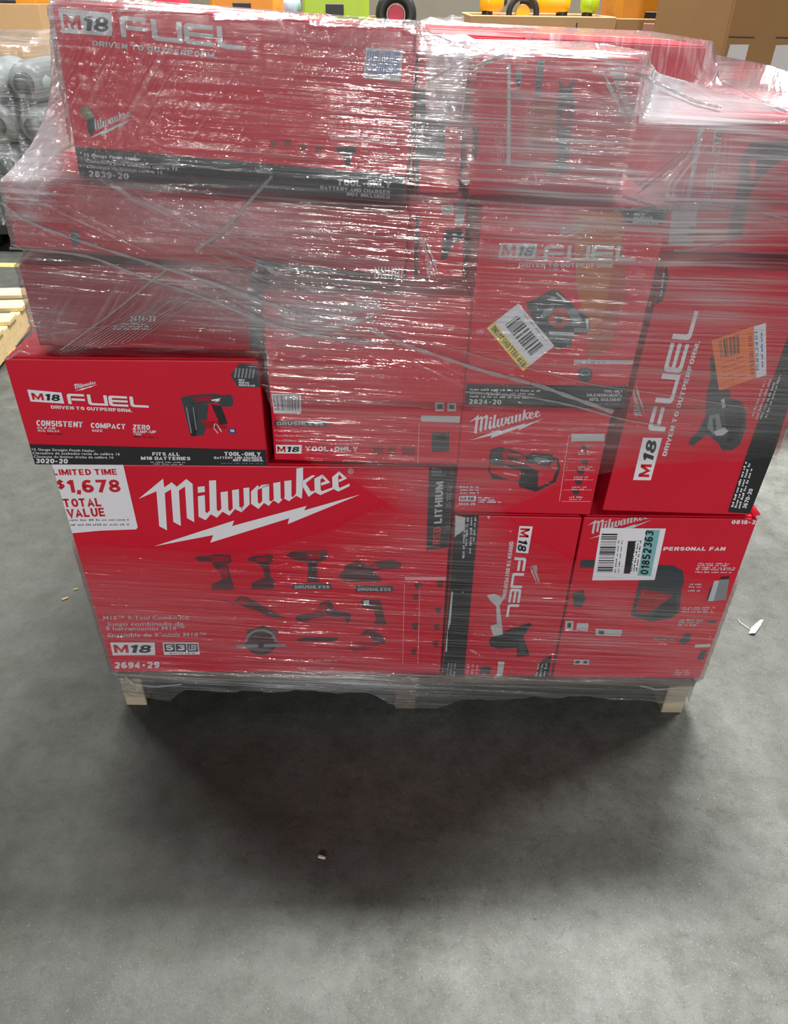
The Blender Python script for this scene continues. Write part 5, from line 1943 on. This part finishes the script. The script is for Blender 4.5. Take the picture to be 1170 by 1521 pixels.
# ------------------------------------------------------------------ background: goods standing in the bulk cartons
YT = mat('yellow_tool_plastic', srgb(240, 178, 20), 0.4, 0.06)
AMB = mat('amber_case_plastic', srgb(206, 132, 24), 0.45, 0.08)
LIME = mat('lime_plastic', srgb(170, 206, 40), 0.4, 0.06)
ORA = mat('orange_box_print', srgb(236, 150, 40), 0.5, 0.05)
MAG = mat('magenta_box_print', srgb(220, 60, 90), 0.5, 0.05)
PALEB = mat('pale_blue_plastic', srgb(176, 196, 224), 0.4, 0.05)


def thing(name, loc, label, cat, group=None, rz=0):
    o = empty(name, loc, math.radians(rz))
    tag(o, label, cat, group)
    return o


def drill(loc, rz, body, label):
    t = thing('power_tool', loc, label, 'power tool', 'yellow tools in the bulk cartons', rz)
    bm = bmesh.new()
    box_bm(bm, (0, 0, 0.115), (0.15, 0.06, 0.07), 0.022, 3)
    bm_obj('motor_housing', bm, body, t, True)
    bm = bmesh.new()
    box_bm(bm, (-0.045, 0, 0.05), (0.045, 0.04, 0.1), 0.014, 2)
    bm_obj('grip', bm, BLK, t, True)
    bm = bmesh.new()
    bmesh.ops.create_cone(bm, cap_ends=True, segments=16, radius1=0.026, radius2=0.016, depth=0.06)
    bmesh.ops.rotate(bm, cent=(0, 0, 0), matrix=Matrix.Rotation(math.radians(90), 3, 'Y'), verts=bm.verts)
    bmesh.ops.translate(bm, vec=(0.1, 0, 0.115), verts=bm.verts)
    bm_obj('chuck', bm, BLK, t, True)
    bm = bmesh.new()
    box_bm(bm, (-0.03, 0, 0.018), (0.1, 0.07, 0.035), 0.008, 2)
    bm_obj('battery', bm, body, t)
    return t


def ring(bm, R, r, n=24, m=8):
    vs = []
    for i in range(n):
        a = 6.28319 * i / n
        for j in range(m):
            b = 6.28319 * j / m
            vs.append(bm.verts.new(((R + r * math.cos(b)) * math.cos(a), r * math.sin(b), (R + r * math.cos(b)) * math.sin(a))))
    for i in range(n):
        for j in range(m):
            bm.faces.new((vs[i * m + j], vs[((i + 1) % n) * m + j], vs[((i + 1) % n) * m + (j + 1) % m], vs[i * m + (j + 1) % m]))


def wheel(loc, R, r, label, hub=None):
    t = thing('rubber_wheel', loc, label, 'wheel')
    bm = bmesh.new()
    ring(bm, R, r)
    bm_obj('tyre', bm, BLK, t, True)
    bm = bmesh.new()
    bmesh.ops.create_cone(bm, cap_ends=True, segments=16, radius1=R * 0.55, radius2=R * 0.5, depth=r * 1.2)
    bmesh.ops.rotate(bm, cent=(0, 0, 0), matrix=Matrix.Rotation(math.radians(90), 3, 'X'), verts=bm.verts)
    bm_obj('hub', bm, hub or YT, t)
    return t


def small_case(loc, s, material, label, cat='case', stripes=None, rz=0):
    t = thing('tool_case', loc, label, cat, None, rz)
    bm = bmesh.new()
    box_bm(bm, (0, 0, s[2] / 2), s, 0.008, 2)
    bm_obj('case_body', bm, material, t)
    bm = bmesh.new()
    box_bm(bm, (0, -s[1] / 2 - 0.003, s[2] * 0.55), (s[0] * 0.28, 0.008, s[2] * 0.2), 0.002, 1)
    bm_obj('latch', bm, BLK, t)
    bm = bmesh.new()
    box_bm(bm, (0, 0, s[2] + 0.012), (s[0] * 0.4, 0.02, 0.024), 0.008, 2)
    bm_obj('handle', bm, BLK, t, True)
    if stripes:
        for k in range(3):
            bm = bmesh.new()
            box_bm(bm, (-s[0] * 0.38 + k * s[0] * 0.38, -s[1] / 2 - 0.0015, s[2] * 0.25), (s[0] * 0.2, 0.003, s[2] * 0.18), 0.0005, 1)
            bm_obj('printed_block', bm, stripes, t)
    return t


def bottle(loc, material, label):
    t = thing('plastic_bottle', loc, label, 'bottle')
    for nm, prof_, m_ in (('bottle_body', [(0, 0), (0.035, 0), (0.04, 0.01), (0.04, 0.1), (0.034, 0.13), (0.014, 0.15), (0.014, 0.165), (0, 0.165)], material),
                          ('bottle_cap', [(0.0, 0.162), (0.018, 0.162), (0.018, 0.185), (0, 0.186)], WHITE)):
        V, F = [], []
        n = 16
        for r, z in prof_:
            for i in range(n):
                V.append((r * math.cos(6.2832 * i / n), r * math.sin(6.2832 * i / n), z))
        for k in range(len(prof_) - 1):
            for i in range(n):
                F.append((k * n + i, k * n + (i + 1) % n, (k + 1) * n + (i + 1) % n, (k + 1) * n + i))
        mesh_obj(nm, V, F, m_, t, smooth=True)


drill((0.37, 3.66, 1.13), 62, YT, 'yellow power tool near the ragged corner of its bulk carton')
wheel((0.49, 3.60, 1.21), 0.055, 0.012, 'black hooped wheel lying among the yellow tools')
drill((0.62, 3.70, 1.13), 160, YT, 'yellow power tool between hooped wheel and amber case')
drill((0.76, 3.62, 1.13), 70, LIME, 'lime green power tool beside the amber case')
small_case((0.985, 3.66, 1.118), (0.262, 0.36, 0.16), AMB, 'amber plastic tool case in the shaded bulk carton', stripes=BLK)
drill((1.205, 3.60, 1.135), 84, YT, 'yellow and black tool in the smallest bulk carton')
bottle((1.312, 3.58, 1.135), PALEB, 'pale blue plastic bottle in the smallest bulk carton')
small_case((-0.62, 3.64, 1.103), (0.25, 0.3, 0.2), ORA, 'orange boxed tool in the long bulk carton', 'box', stripes=BLK)
small_case((-0.26, 3.66, 1.103), (0.25, 0.3, 0.2), LIME, 'lime green case in the long bulk carton', 'box', stripes=WHITE)
small_case((-0.95, 3.72, 1.103), (0.1, 0.2, 0.19), MAG, 'magenta boxed tool in the long bulk carton', 'box')
drill((-0.44, 3.62, 1.103), 90, PALEB, 'pale grey tool between orange and lime boxes')
wheel((0.03 - 0.05, 3.56, 1.2), 0.06, 0.022, 'black rubber wheel behind the corner of the topmost carton', MAG)
small_case((-1.18, 3.7, 1.103), (0.22, 0.3, 0.14), KHAKI, 'khaki case at the end of the long bulk carton', 'case')
small_case((-2.5, 5.85, 1.10), (0.36, 0.3, 0.16), AMB, 'amber case in the bulk carton beside the film tent', 'case')
# loose sheet of plastic draped beside the bulk cartons
fs = bmesh.new()
gx, gy = 40, 16
gv = []
for j in range(gy + 1):
    for i in range(gx + 1):
        a, b = i / gx, j / gy
        gv.append(fs.verts.new((-0.06 + 0.30 * a, 3.36 - 0.06 * (1 - b) + 0.35 * max(0, b - 0.6) + 0.01 * mnoise.noise((a * 8, b * 8, 2)),
                                0.80 + 0.41 * min(1, b / 0.7) + (0.04 * a - 0.05) * b + 0.02 * mnoise.noise((a * 6, b * 5, 9)))))
uvf = fs.loops.layers.uv.new('film')
for j in range(gy):
    for i in range(gx):
        f = fs.faces.new((gv[j * (gx + 1) + i], gv[j * (gx + 1) + i + 1], gv[(j + 1) * (gx + 1) + i + 1], gv[(j + 1) * (gx + 1) + i]))
        for l in f.loops:
            l[uvf].uv = (l.vert.co.x * 0.6, l.vert.co.z * 0.6)
tag(bm_obj('plastic_sheet', fs, FILM_B, None, True), 'loose white-edged plastic sheet hanging on the bulk carton behind', 'film')
